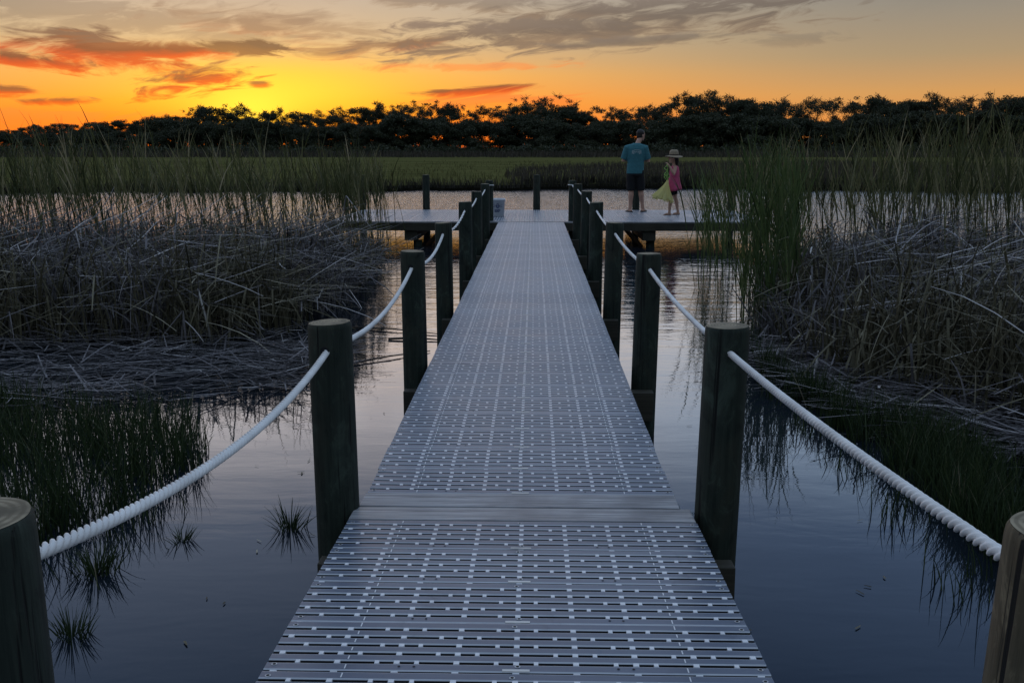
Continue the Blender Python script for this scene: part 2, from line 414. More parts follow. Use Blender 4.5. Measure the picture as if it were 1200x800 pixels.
    for args in [
        (120, 18, 330, 26, -0.06, GRY, 0.45, 1.0), (330, 30, 160, 22, -0.10, PUR, 0.42, 2.0, 0.14, 0.6, 0.42, 0.95),
        (105, 46, 80, 12, -0.04, PUR, 0.95, 3.3), (130, 68, 130, 20, -0.10, RED, 0.98, 4.1), (205, 62, 80, 12, 0.05, RED, 0.98, 12.2),
        (230, 95, 70, 16, 0.20, RED, 0.98, 5.2), (60, 75, 80, 10, -0.1, RED, 0.98, 15.9),
        (284, 54, 42, 9, -0.06, DRK, 0.97, 6.0, 0.16, 0.75, 0.2, 0.6), (440, 55, 105, 13, 0.10, PUR, 0.62, 7.7, 0.2, 0.6, 0.46, 0.95), (490, 50, 60, 7, 0.14, PUR, 0.75, 8.8),
        (720, 28, 300, 30, 0.085, GRY, 0.95, 9.4, 0.11, 0.55), (650, 38, 110, 15, 0.05, GRY, 0.8, 10.5, 0.14, 0.6), (560, 5, 240, 11, -0.06, GRY, 0.6, 11.5),
        (760, 48, 130, 7, 0.05, GRY, 0.8, 21.5), (550, 107, 75, 8, 0.09, RED, 0.98, 13.1), (590, 120, 110, 9, 0.02, ORG, 0.8, 14.6),
        (308, 99, 16, 5, 0.05, RED, 0.9, 16.1), (68, 119, 40, 5, 0.03, RED, 0.9, 17.4), (5, 106, 34, 7, 0.0, RED, 0.9, 18.2), (40, 140, 170, 14, 0.0, ORG, 0.5, 22.1),
        (560, 78, 130, 5, 0.02, ORG, 0.5, 19.3), (930, 46, 60, 8, 0.03, GRY, 0.4, 20.7)]:
        msk, cc = blob(*args)
        col = t.mix(msk, col, cc)
    # soft high streaks all over the dome
    pv = t.n('ShaderNodeCombineXYZ'); zz = t.m('ADD', t.m('MAXIMUM', z, 0.0), 0.12)
    t.l(t.m('DIVIDE', x, zz), pv.inputs[0]); t.l(t.m('MULTIPLY', t.m('DIVIDE', y, zz), 0.6), pv.inputs[1])
    hn = t.noise(pv.outputs[0], 1.1, 7, 0.6, 1.0)
    hm = t.m('MULTIPLY', t.smap(hn, 0.42, 0.72), t.smap(el, 5.0, 14.0, 0.0, 0.55))
    col = t.mix(hm, col, t.mix(1.0, col, (0.62, 0.60, 0.62), 'MULTIPLY'))
    below = t.smap(el, -1.5, -0.1, 1.0, 0.0)
    col = t.mix(below, col, (0.05, 0.05, 0.05))
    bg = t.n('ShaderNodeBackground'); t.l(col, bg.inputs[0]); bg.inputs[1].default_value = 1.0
    ns = t.n('ShaderNodeTexSky', sky_type='NISHITA'); ns.sun_disc = False
    ns.sun_elevation = R(1.6); ns.sun_rotation = R(SUN_AZ)
    b2 = t.n('ShaderNodeBackground'); t.l(ns.outputs[0], b2.inputs[0]); b2.inputs[1].default_value = 0.012
    ad = t.n('ShaderNodeAddShader'); t.l(bg.outputs[0], ad.inputs[0]); t.l(b2.outputs[0], ad.inputs[1])
    t.l(ad.outputs[0], out.inputs[0])
    w.cycles.sampling_method = 'MANUAL'; w.cycles.sample_map_resolution = 1024
    ld = bpy.data.lights.new('sun', 'SUN'); ld.energy = 0.25; ld.angle = R(3.0); ld.color = (1.0, 0.55, 0.28)
    lo = bpy.data.objects.new('sun', ld); C.objects.link(lo)
    a, e_ = R(SUN_AZ), R(1.0)
    dv = Vector((math.sin(a)*math.cos(e_), math.cos(a)*math.cos(e_), math.sin(e_)))
    lo.rotation_euler = dv.to_track_quat('Z', 'Y').to_euler(); lo.location = dv * 50 + Vector((0, 0, 30))
build_world()
S.view_settings.view_transform = 'Standard'; S.view_settings.look = 'None'
S.view_settings.exposure = 0.0; S.view_settings.gamma = 1.0
S.view_settings.use_curve_mapping = False

# ------------------------------------------------------------------ ground, water
def sheet(name, x0, x1, y0, y1, z, m, nx=1, ny=1):
    bm = bmesh.new()
    vs = [[bm.verts.new((x0 + (x1-x0)*i/nx, y0 + (y1-y0)*j/ny, z)) for i in range(nx+1)] for j in range(ny+1)]
    for j in range(ny):
        for i in range(nx): bm.faces.new((vs[j][i], vs[j][i+1], vs[j+1][i+1], vs[j+1][i]))
    return tag(obj(name, bm, m), kind='structure')
sheet('creek_water', -900, 900, -60, 900, WATER, M['water'])
sheet('creek_bed', -900, 900, -60, 900, WATER - 0.9, M['mud'])

BANK_PX = [(-700, 228), (0, 227), (150, 225), (300, 224), (440, 223), (560, 222), (640, 222), (760, 221), (860, 222), (1000, 223), (1200, 224), (1900, 225)]
BANK = [on_z(px, py, WATER) for px, py in BANK_PX]
BX = np.array([p.x for p in BANK]); BY = np.array([p.y for p in BANK])
def bank_y(x): return np.interp(x, BX, BY) + 0.5*np.sin(np.asarray(x)*0.9) + 0.35*np.sin(np.asarray(x)*2.3+1) + 0.8*np.sin(np.asarray(x)*0.21)
def far_marsh():
    bm = bmesh.new()
    xs = np.concatenate([np.linspace(-700, -45, 10), np.linspace(-44, 44, 120), np.linspace(45, 700, 10)])
    rows = []
    for off, z in [(0, WATER-0.05), (0.06, WATER+0.22), (1.2, -0.24), (8, -0.18), (40, -0.12), (110, -0.05), (170, 0.1), (215, 1.0), (260, 1.4), (840, 1.2)]:
        rows.append([bm.verts.new((x, bank_y(x)+off if off < 100 else 40+off, z)) for x in xs])
    for a, b in zip(rows, rows[1:]):
        for i in range(len(xs)-1):
            f = bm.faces.new((a[i], a[i+1], b[i+1], b[i])); f.smooth = True; f.material_index = 1 if a is rows[0] else 0
    return tag(obj('marsh_meadow', bm, [M['meadow'], M['peat']]), kind='structure')
far_marsh()

# ------------------------------------------------------------------ ribbon vegetation
def ribbons(name, P, Wd, side, m, tint, parent=None, mi=None):
    N, K, _ = P.shape
    hv = side[:, None, :] * (Wd[:, :, None] * 0.5)
    V = np.stack([P - hv, P + hv], axis=2).reshape(-1, 3)        # N,K,2
    base = (np.arange(N) * K * 2)[:, None, None]
    k = (np.arange(K-1) * 2)[None, :, None]
    q = np.array([0, 1, 3, 2])[None, None, :]
    Fq = (base + k + q).reshape(-1, 4)
    me = bpy.data.meshes.new(name)
    me.vertices.add(len(V)); me.vertices.foreach_set('co', V.astype(np.float32).ravel())
    me.loops.add(Fq.size); me.loops.foreach_set('vertex_index', Fq.astype(np.int32).ravel())
    me.polygons.add(len(Fq))
    me.polygons.foreach_set('loop_start', (np.arange(len(Fq))*4).astype(np.int32))
    me.polygons.foreach_set('loop_total', np.full(len(Fq), 4, np.int32))
    at = me.attributes.new('tint', 'FLOAT', 'POINT')
    at.data.foreach_set('value', np.repeat(np.clip(tint, 0, 1), K*2).astype(np.float32))
    if mi is not None: me.polygons.foreach_set('material_index', np.repeat(mi, K-1).astype(np.int32))
    me.update(calc_edges=True)
    return link(name, me, m, parent)
def merge(parts):
    K = max(p[0].shape[1] for p in parts)
    out = []
    for P, Wd, s, t in parts:
        if P.shape[1] < K:
            ex = K - P.shape[1]
            P = np.concatenate([P, np.repeat(P[:, -1:], ex, 1)], 1); Wd = np.concatenate([Wd, np.repeat(Wd[:, -1:]*0.0, ex, 1)], 1)
        out.append((P, Wd, s, t))
    return [np.concatenate([o[i] for o in out], 0) for i in range(4)]
def blades(base, h, az, lean0, curve, w0, K=5, taper=0.7, tint=None, brk=None, bend=None, facing=None):
    N = len(base)
    s = np.linspace(0, 1, K)
    phi = lean0[:, None] + curve[:, None] * s[None, :]**1.4
    if brk is not None:
        phi = phi + np.where(s[None, :] >= brk[:, None], bend[:, None], 0)
    mid = (phi[:, 1:] + phi[:, :-1]) / 2
    if brk is not None: mid = phi[:, 1:]
    st = (h / (K-1))[:, None]
    hd = np.stack([np.cos(az), np.sin(az)], 1)
    dh = np.concatenate([np.zeros((N, 1)), np.cumsum(np.sin(mid)*st, 1)], 1)
    dz = np.concatenate([np.zeros((N, 1)), np.cumsum(np.cos(mid)*st, 1)], 1)
    P = np.zeros((N, K, 3))
    P[:, :, :2] = base[:, None, :2] + hd[:, None, :] * dh[:, :, None]
    P[:, :, 2] = base[:, 2:3] + dz
    Wd = w0[:, None] * np.maximum(1 - s[None, :]**2, 0.06)**taper
    fa = rng.uniform(0, PI, N) if facing is None else facing
    side = np.stack([np.cos(fa), np.sin(fa), np.zeros(N)], 1)
    if tint is None: tint = rng.random(N)
    return P, Wd, side, tint
def in_poly(pts, poly):
    x, y = pts[:, 0], pts[:, 1]; ins = np.zeros(len(pts), bool); n = len(poly)
    for i in range(n):
        x1, y1 = poly[i]; x2, y2 = poly[(i+1) % n]
        c = ((y1 > y) != (y2 > y)) & (x < (x2-x1)*(y-y1)/(y2-y1+1e-12)+x1)
        ins ^= c
    return ins
def edge_dist(pts, poly):
    d = np.full(len(pts), 1e9); n = len(poly)
    for i in range(n):
        a = np.array(poly[i]); b = np.array(poly[(i+1) % n]); ab = b-a
        t_ = np.clip(((pts[:, :2]-a) @ ab) / (ab@ab+1e-12), 0, 1)
        d = np.minimum(d, np.linalg.norm(pts[:, :2]-(a+t_[:, None]*ab), axis=1))
    return d
def sample(poly, n, z=WATER):
    P = np.array(poly); lo, hi = P.min(0), P.max(0); out = np.zeros((0, 2))
    while len(out) < n:
        q = rng.uniform(lo, hi, (n*3, 2)); out = np.concatenate([out, q[in_poly(q, poly)]])
    out = out[:n]
    return np.concatenate([out, np.full((n, 1), z)], 1)
def wpoly(px, extra=()):
    return [tuple(on_z(a, b, WATER)[:2]) for a, b in px] + list(extra)
U = lambda a, b, n: rng.uniform(a, b, n)
def vnoise(x, y, f, seed):
    r = np.random.default_rng(seed); v = 0
    for i in range(4):
        a = r.uniform(0, 2*PI); p = r.uniform(0, 6)
        v = v + np.sin((x*math.cos(a)+y*math.sin(a))*f*(1+0.37*i)+p)
    return v/4

LEFT_BANK = wpoly([(-420, 430), (-100, 412), (100, 410), (250, 412), (350, 398), (410, 358), (440, 325), (452, 300)], [(-2.35, 17.0), (-5, 18.2), (-16, 18.5)])
RIGHT_BANK = wpoly([(852, 300), (850, 345), (866, 372), (890, 405), (935, 440), (1000, 482), (1090, 520), (1210, 560), (1500, 640)], [(9.5, 9.5), (16, 18.0), (6, 17.5), (3.2, 16.6)])

def bank(name, poly, hmax):
    P = np.array(poly); lo, hi = P.min(0)-0.8, P.max(0)+0.8
    nx, ny = 70, 60
    X, Y = np.meshgrid(np.linspace(lo[0], hi[0], nx), np.linspace(lo[1], hi[1], ny))
    q = np.stack([X.ravel(), Y.ravel()], 1)
    d = edge_dist(q, poly); d = np.where(in_poly(q, poly), d, -d)
    s = np.clip((d-0.02)/1.3, 0, 1); s = s*s*(3-2*s)
    z = WATER - 0.12 + (hmax+0.12)*s + 0.05*vnoise(q[:, 0], q[:, 1], 5, 3)*s
    bm = bmesh.new()
    vs = [bm.verts.new((q[i, 0], q[i, 1], z[i])) for i in range(len(q))]
    for j in range(ny-1):
        for i in range(nx-1):
            f = bm.faces.new((vs[j*nx+i], vs[j*nx+i+1], vs[(j+1)*nx+i+1], vs[(j+1)*nx+i])); f.smooth = True
    tag(obj(name, bm, M['mud']), kind='structure')
bank('marsh_bank', LEFT_BANK, 0.20)
bank('marsh_bank', RIGHT_BANK, 0.20)

def standing(name, poly, n, hlo, hhi, m, lean_az, label, seed, tall=None, leaf_from=0.6, nleaf=6):
    b = sample(poly, n, WATER + 0.02)
    h = U(hlo, hhi, n) * (1 + 0.13*vnoise(b[:, 0], b[:, 1], 2.2, seed))
    if tall is not None: h = h * tall(b)
    keep = vnoise(b[:, 0], b[:, 1], 3.5, seed+5) > -0.42
    b, h = b[keep], h[keep]; n = len(b)
    az = lean_az + rng.normal(0, 0.9, n); l0 = np.abs(rng.normal(0.05, 0.06, n)); cu = np.abs(rng.normal(0.12, 0.12, n))
    tn = np.clip(rng.normal(0.45, 0.22, n), 0, 1)
    parts = []
    stem = blades(b, h*0.93, az, l0, cu, U(0.008, 0.013, n), 7, 0.35, tn*0.9)
    parts.append(stem)
    P = stem[0]
    for i in range(nleaf):
        f = leaf_from + (0.97-leaf_from)*(i+0.5*rng.random(n))/nleaf
        k = f*6; k0 = np.clip(k.astype(int), 0, 5); fr = (k-k0)[:, None]
        o = P[np.arange(n), k0]*(1-fr) + P[np.arange(n), k0+1]*fr
        L = U(0.35, 0.8, n) * (1.15-0.45*f)
        a2 = az + rng.normal(0, 1.1, n) + (i % 2)*PI*0.55
        parts.append(blades(o, L, a2, l0 + U(0.06, 0.30, n), U(0.03, 0.55, n), U(0.009, 0.019, n), 5, 0.75, np.clip(tn + rng.normal(0, 0.12, n), 0, 1)))
    o = ribbons(name, *[x for x in (lambda q: (q[0], q[1], q[2], m, q[3]))(merge(parts))])
    return tag(o, label, 'reeds', kind='stuff')
LR = wpoly([(-420, 395), (0, 372), (250, 362), (380, 345), (432, 318), (448, 300)], [(-2.4, 16.9), (-5, 18.0), (-16, 18.3)])
standing('reed_bed', LR, 820, 1.3, 2.2, M['reed'], PI, 'tall olive reeds standing on the left bank of the creek', 21)
LS = wpoly([(425, 330), (452, 312), (474, 290)], [(-2.3, 17.6), (-4.2, 17.8)])
standing('reed_fringe', LS, 170, 1.3, 1.9, M['reed'], PI, 'sparse thin reeds in the water at the right end of the left bank', 31, nleaf=4)
RR = wpoly([(860, 335), (930, 365), (1050, 385), (1250, 420), (1500, 470)], [(16, 17.8), (6, 17.3), (3.3, 16.4)])
standing('reed_bed', RR, 900, 1.3, 2.15, M['reed'], PI*0.9, 'tall reeds standing on the right bank behind the dead reed mound', 41,
         tall=lambda b: 0.98 + 0.06*np.clip(b[:, 0]-3.5, 0, 4.2))
RC = wpoly([(862, 384), (880, 396), (918, 400), (940, 375), (920, 345), (874, 345)])
standing('reed_clump', RC, 150, 1.55, 2.2, M['reed_green'], PI/2, 'upright bright green reed clump at the water edge right of the platform', 51, leaf_from=0.12, nleaf=6)
RS = wpoly([(806, 372), (840, 378), (856, 345), (850, 300), (820, 300)])
standing('reed_fringe', RS, 60, 1.2, 1.75, M['reed_green'], PI*0.7, 'sparse green reeds in open water in front of the platform, right of the child', 61, leaf_from=0.2, nleaf=5)

def thatch(name, poly, n, top, label, seed, sweep):
    # standing and broken dead stems, then a layer of fallen ones across the top
    b = sample(poly, n, WATER + 0.05)
    d = edge_dist(b, poly)
    hh = np.clip(0.5 + d*0.9, 0.5, 1.0) * top * (1+0.22*vnoise(b[:, 0], b[:, 1], 2.6, seed))
    h = hh*U(0.55, 1.12, n)
    parts = [blades(b, h, U(0, 2*PI, n), np.abs(rng.normal(0.1, 0.22, n)), np.abs(rng.normal(0.45, 0.6, n)), U(0.008, 0.024, n), 6, 0.3, np.clip(rng.normal(0.42, 0.22, n), 0, 1))]
    n2 = int(n*0.8)
    b = sample(poly, n2, WATER + 0.05); d = edge_dist(b, poly)
    hh = np.clip(0.5+d*0.9, 0.5, 1.0)*top*(1+0.22*vnoise(b[:, 0], b[:, 1], 2.6, seed))
    parts.append(blades(b, hh*U(1.0, 1.7, n2), U(0, 2*PI, n2), np.abs(rng.normal(0.08, 0.15, n2)), np.abs(rng.normal(0.25, 0.3, n2)), U(0.008, 0.023, n2), 7, 0.3,
                        np.clip(rng.normal(0.5, 0.2, n2), 0, 1), brk=U(0.35, 0.75, n2), bend=U(0.9, 2.4, n2)))
    n3 = int(n*0.55)
    b = sample(poly, n3); d = edge_dist(b, poly)
    hh = np.clip(0.35+d*0.9, 0.3, 1.0)*top*(1+0.22*vnoise(b[:, 0], b[:, 1], 2.6, seed))
    b[:, 2] = WATER + hh*U(0.55, 1.0, n3)
    a3 = sweep + rng.normal(0, 0.75, n3)
    parts.append(blades(b, U(0.35, 1.1, n3), a3, U(1.15, 1.75, n3), rng.normal(0.1, 0.25, n3), U(0.009, 0.025, n3), 5, 0.3, np.clip(rng.normal(0.62, 0.25, n3), 0, 1)))
    n4 = int(n*0.028)
    b = sample(poly, n4); d = edge_dist(b, poly)
    hh = np.clip(0.35+d*0.9, 0.3, 1.0)*top
    b[:, 2] = WATER + hh*U(0.2, 0.85, n4)
    parts.append(blades(b, U(0.3, 0.9, n4), U(0, 2*PI, n4), U(0.7, 2.0, n4), rng.normal(0.25, 0.4, n4), U(0.010, 0.022, n4), 4, 0.2, np.clip(rng.normal(0.85, 0.12, n4), 0, 1)))
    q = merge(parts); bx, by, bz = q[0][:, 0, 0], q[0][:, 0, 1], q[0][:, 0, 2]
    mi = (vnoise(bx, by, 1.3, seed+9)+0.35*rng.normal(0, 1, len(bx))+0.5-0.9*(bz-WATER) > 0.28).astype(int)
    return tag(ribbons(name, q[0], q[1], q[2], [M['dead'], M['dead_brown']], q[3], mi=mi), label, 'dead reeds', kind='stuff')
LT = wpoly([(-420, 425), (0, 408), (250, 410), (345, 396), (405, 362), (440, 325), (452, 305)], [(-2.8, 15.0), (-6, 14.3), (-14, 14.2)])
thatch('dead_reed_mound', LT, 7000, 0.98, 'grey dead reed thatch heaped along the left bank', 71, 0.2)
RT = wpoly([(880, 385), (930, 428), (1010, 462), (1110, 490), (1230, 520), (1480, 600)], [(10, 9.4), (13, 14.0), (4.0, 14.0), (3.0, 12.4)])
thatch('dead_reed_mound', RT, 6600, 0.98, 'grey and purple dead reed thatch heaped along the right bank', 81, -0.5)

def raft(name, poly, n, label, zhi):
    b = sample(poly, n)
    b[:, 2] = WATER + 0.008 + zhi*rng.random(n)**1.5
    a = rng.choice([0, PI], n) + rng.normal(0.05, 0.6, n)
    cross = rng.random(n) < 0.35; a = np.where(cross, U(0, 2*PI, n), a)
    L = U(0.12, 0.75, n)
    P, Wd, s, tt = blades(b, L, a, U(1.42, 1.6, n), rng.normal(0, 0.08, n), U(0.008, 0.021, n), 3, 0.15, np.clip(rng.normal(0.36, 0.30, n), 0, 1))
    s = np.stack([-np.sin(a), np.cos(a), np.zeros(n)], 1)
    return tag(ribbons(name, P, Wd, s, M['dead'], tt), label, 'dead reeds', kind='stuff')
raft('floating_thatch', wpoly([(-420, 420), (0, 398), (250, 402), (350, 398), (392, 412), (368, 440), (290, 462), (120, 482), (-420, 520)]), 2200, 'flattened dead reed stems floating in front of the left bank', 0.16)
raft('floating_thatch', wpoly([(300, 398), (395, 405), (410, 425), (380, 452), (300, 462)]), 260, 'scattered dead reed bits floating off the tip of the left bank', 0.03)
raft('floating_thatch', wpoly([(880, 405), (940, 425), (1060, 455), (1220, 490), (1450, 560), (1440, 640), (1200, 545), (1060, 505), (950, 462), (895, 430)]), 2000, 'flattened dead reed stems lying along the edge of the right bank', 0.16)

def debris(poly, n, label):
    b = sample(poly, n); b[:, 2] = WATER+0.006
    a = U(0, 2*PI, n)
    P = blades(b, U(0.012, 0.05, n), a, U(1.5, 1.6, n), np.zeros(n), U(0.004, 0.010, n), 3, 0.2)
    sd = np.stack([-np.sin(a), np.cos(a), np.zeros(n)], 1)
    tag(ribbons('floating_debris', P[0], P[1], sd, M['dead_brown'], P[3]), label, 'debris', kind='stuff')
debris(wpoly([(240, 480), (400, 440), (480, 440), (430, 560), (300, 760), (120, 780), (200, 620)]), 26, 'bits of dead reed drifting on the open water left of the walkway')
debris(wpoly([(770, 380), (860, 430), (960, 560), (1120, 740), (900, 780), (830, 640)]), 22, 'bits of dead reed drifting on the open water right of the walkway')
def meadow_patch(name, poly, n, hlo, hhi, m, label, dens_seed, cat='grass', thr=-0.35, w=(0.004, 0.008)):
    b = sample(poly, n)
    keep = vnoise(b[:, 0], b[:, 1], 5.5, dens_seed)+0.6*vnoise(b[:, 0], b[:, 1], 15.0, dens_seed+1)+0.18*rng.normal(0, 1, n) > thr+0.2
    b = b[keep]; n = len(b)
    b[:, 2] = WATER - 0.01
    P = blades(b, U(hlo, hhi, n), U(0, 2*PI, n), np.abs(rng.normal(0.12, 0.16, n)), np.abs(rng.normal(0.3, 0.35, n)), U(w[0], w[1], n), 5, 0.7, np.clip(rng.normal(0.45, 0.25, n), 0, 1))
    return tag(ribbons(name, P[0], P[1], P[2], m, P[3]), label, cat, kind='stuff')
LG = wpoly([(-350, 495), (40, 478), (140, 490), (215, 500), (246, 525), (228, 568), (180, 590), (120, 610), (60, 640), (-100, 720), (-400, 700)])
meadow_patch('short_grass', LG, 12500, 0.16, 0.36, M['short'], 'short dark green marsh grass growing in the water at left, below the thatch', 91)
LG2 = wpoly([(40, 600), (170, 590), (240, 545), (262, 560), (230, 610), (150, 650), (110, 700), (50, 690)])
meadow_patch('short_grass', LG2, 700, 0.10, 0.24, M['short'], 'ragged outer fringe of green marsh grass beside the nearest left post', 92, thr=0.25)
RG = wpoly([(880, 415), (950, 468), (1060, 510), (1210, 555), (1420, 640), (1420, 900), (1210, 700), (1140, 640), (1050, 560), (960, 490), (890, 440)])
meadow_patch('short_grass', RG, 12000, 0.16, 0.36, M['short'], 'short dark green marsh grass growing along the right water edge', 93)
RG2 = wpoly([(868, 425), (890, 432), (965, 495), (1055, 568), (1140, 645), (1215, 720), (1215, 790), (1140, 735), (1050, 640), (965, 540), (895, 470)])
meadow_patch('short_grass', RG2, 900, 0.10, 0.24, M['short'], 'ragged outer fringe of green marsh grass off the right bank', 94, thr=0.1)

def tuft(px, py, n, h, label, spread):
    c = on_z(px, py, WATER)
    r = np.abs(rng.normal(0, spread, n)); a = U(0, 2*PI, n)
    b = np.stack([c.x + r*np.cos(a), c.y + r*np.sin(a), np.full(n, WATER-0.01)], 1)
    P = blades(b, U(h*0.5, h, n), a, U(0.1, 0.75, n), U(0.1, 0.6, n), U(0.004, 0.007, n), 5, 0.7, np.clip(rng.normal(0.35, 0.2, n), 0, 1))
    tag(ribbons('grass_tuft', P[0], P[1], P[2], M['short'], P[3]), label, 'grass tuft', 'small tufts of grass in the water')
tuft(340, 618, 75, 0.17, 'lone grass tuft in open water beside the first full left post', 0.045)
tuft(214, 634, 40, 0.11, 'tiny grass tuft in the water under the sagging left rope', 0.03)
tuft(112, 672, 110, 0.20, 'bushy grass tuft in the water just right of the nearest left post', 0.05)
tuft(84, 745, 80, 0.15, 'lowest grass tuft on the left, nearest the photo edge', 0.045)
tuft(800, 612, 14, 0.12, 'few grass blades between the deck edge and first right post', 0.02)

# far meadow grass and rush patch
def meadow_far():
    n = 26000
    x = U(-60, 60, n); off = 0.2 + 70*rng.random(n)**2.2
    y = bank_y(x)+off
    b = np.stack([x, y, np.full(n, -0.3)], 1)
    h = U(0.18, 0.42, n)*(1+0.3*vnoise(x, y, 0.5, 5))
    P = blades(b, h, U(0, 2*PI, n), np.abs(rng.normal(0.1, 0.1, n)), np.abs(rng.normal(0.2, 0.2, n)), U(0.02, 0.05, n)*(1+off/40), 3, 0.6,
               np.clip(0.5+0.35*vnoise(x, y*2.5, 0.16, 6)+0.25*vnoise(x, y*3, 0.55, 8)+rng.normal(0, 0.15, n), 0, 1))
    tag(ribbons('meadow_grass', P[0], P[1], P[2], M['marsh_blade'], P[3]), 'low olive green marsh grass covering the meadow across the creek', 'grass', kind='stuff')
    n = 7000
    x = U(-45, 45, n); y = bank_y(x)+U(-0.25, 0.35, n)
    P = blades(np.stack([x, y, np.full(n, WATER+0.1)], 1), U(0.22, 0.5, n), U(0, 2*PI, n), np.abs(rng.normal(0.15, 0.15, n)), U(0, 0.6, n), U(0.02, 0.05, n), 3, 0.5, U(0, 0.5, n))
    tag(ribbons('bank_rushes', P[0], P[1], P[2], M['rush'], P[3]), 'dark ragged rushes along the far water edge', 'rushes', kind='stuff')
    n = 14000
    poly = [tuple(on_z(a, b_, -0.2)[:2]) for a, b_ in [(612, 221), (590, 208), (605, 200), (680, 196), (800, 193), (960, 191), (1130, 195), (1250, 205), (1250, 222), (1100, 222)]]
    b = sample(poly, n, -0.3)
    b[:, 1] = np.maximum(b[:, 1], bank_y(b[:, 0])+0.2)
    P = blades(b, U(0.35, 0.7, n), U(0, 2*PI, n), np.abs(rng.normal(0.08, 0.1, n)), np.abs(rng.normal(0.2, 0.2, n)), U(0.03, 0.07, n), 3, 0.5)
    tag(ribbons('rush_patch', P[0], P[1], P[2], M['rush'], P[3]), 'darker brown rushes in the meadow behind the two people', 'rushes', kind='stuff')
meadow_far()

# ------------------------------------------------------------------ trees
def leaf_quads(cent, r, n, size, flat=0.6):
    """n leaf clumps per unit radius squared around each centre, through an uneven ellipsoid"""
    V, T = [], []
    for c, rr in zip(cent, r):
        k = max(6, int(n*(rr**2)))
        d = rng.normal(0, 1, (k, 3)); d /= np.linalg.norm(d, axis=1)[:, None]
        rad = rr * rng.random(k)**0.5 * (1+0.35*np.sin(d[:, 0]*5+c[0]*3)*np.cos(d[:, 2]*4+c[1]))
        p = np.array(c) + d*rad[:, None]*np.array([1, 1, flat])
        u = rng.normal(0, 1, (k, 3)); u /= np.linalg.norm(u, axis=1)[:, None]
        v = np.cross(u, rng.normal(0, 1, (k, 3))); v /= np.linalg.norm(v, axis=1)[:, None]+1e-9
        s = size*rng.uniform(0.45, 1.3, k)[:, None]
        q = np.stack([p-u*s, p-v*s*0.55, p+u*s, p+v*s*0.55], 1)
        V.append(q.reshape(-1, 3)); T.append(np.repeat(np.clip(rng.normal(0.45, 0.25, k), 0, 1), 4))
    return np.concatenate(V), np.concatenate(T)
def quads_mesh(name, V, T):
    me = bpy.data.meshes.new(name); n = len(V)//4
    me.vertices.add(len(V)); me.vertices.foreach_set('co', V.astype(np.float32).ravel())
    me.loops.add(len(V)); me.loops.foreach_set('vertex_index', np.arange(len(V), dtype=np.int32))
    me.polygons.add(n); me.polygons.foreach_set('loop_start', (np.arange(n)*4).astype(np.int32)); me.polygons.foreach_set('loop_total', np.full(n, 4, np.int32))
    at = me.attributes.new('tint', 'FLOAT', 'POINT'); at.data.foreach_set('value', T.astype(np.float32))
    me.update(calc_edges=True); return me
def tree_meshes(h, spread, seed, dens, twigs, leafsize=0.20, bare=False, low=0.42, dome=0, cr=0.13):
    r = random.Random(seed); bm = bmesh.new(); tips = []
    def limb(p, d, L, rad, depth):
        pts = [Vector(p)]; rr = [rad]
        for i in range(4):
            d = (d + Vector((r.gauss(0, .22), r.gauss(0, .22), r.gauss(0.04, .16)))).normalized()
            pts.append(pts[-1] + d*L/4); rr.append(rad*(1-0.15*(i+1)))
        tube(bm, pts, rr, 5 if depth else 7)
        if depth == 3 or L < 0.5:
            tips.append((tuple(pts[-1]), L)); return
        for i in range(r.choice((2, 3, 3))):
            a = r.uniform(0, 2*PI)
            nd = (d*0.75 + Vector((math.cos(a)*0.85, math.sin(a)*0.85, r.uniform(-0.05, 0.6)))).normalized()
            limb(pts[-1] if r.random() < 0.7 else pts[-2], nd, L*r.uniform(0.55, 0.85), rr[-1]*0.72, depth+1)
    ns = r.choice((1, 2, 2))
    for i in range(ns):
        limb((r.uniform(-.3, .3)*i, r.uniform(-.3, .3)*i, -0.3), Vector((r.gauss(0, .2), r.gauss(0, .2), 1)).normalized(), h*low, h*0.022, 0)
    sx = spread; zt = max(p[2] for p, _ in tips)
    cent = [(p[0], p[1], p[2]) for p, _ in tips]; k = h*0.95/zt
    for v in bm.verts: v.co.z *= k
    xm = max(max(abs(p[0]) for p in cent), 0.5); kx = min(spread*0.42/xm, 1.8)
    for v in bm.verts:
        f = min(1, max(0, v.co.z/(h*0.35))); s_ = 1+(kx-1)*f; v.co.x *= s_; v.co.y *= s_
    cs, rs = [], []
    for p, L in tips:
        f = min(1, max(0, p[2]*k/(h*0.35))); s_ = 1+(kx-1)*f
        q = (p[0]*s_, p[1]*s_, p[2]*k)
        if not bare: cs.append(q); rs.append(r.uniform(0.5, 1.0)*h*cr)
        if bare or r.random() < twigs:
            for j in range(6 if bare else 3):
                e = Vector(q)+Vector((r.gauss(0, .6), r.gauss(0, .6), r.uniform(.2, 1.1)))*h*0.09
                m_ = (Vector(q)+e)/2+Vector((r.gauss(0, .1), r.gauss(0, .1), 0.05))
                tube(bm, [q, m_, e], [0.035, 0.028, 0.018], 4)
    tm = bpy.data.meshes.new('trunk'); bm.to_mesh(tm); bm.free(); tm.materials.append(M['bark'])
    if bare: return tm, None
    for j in range(dome):                       # the crown comes down round the limbs
        a = r.uniform(0, 2*PI); q = math.sqrt(r.random()); zz = r.uniform(0.10, 0.97)
        w = spread*0.5*math.sqrt(max(0.05, 1-(max(0, zz-0.3)/0.72)**2))
        cs.append((q*w*math.cos(a), q*w*math.sin(a), zz*h*0.97)); rs.append(r.uniform(0.6, 1.1)*h*cr)
    V, T = leaf_quads(cs, rs, dens, leafsize)
    cm = quads_mesh('crown', V, T); cm.materials.append(M['leaf'])
    return tm, cm
DENSE = [tree_meshes(7.5, 9, 100+i, 400, 0.3, 0.105, dome=50, cr=0.14) for i in range(5)]
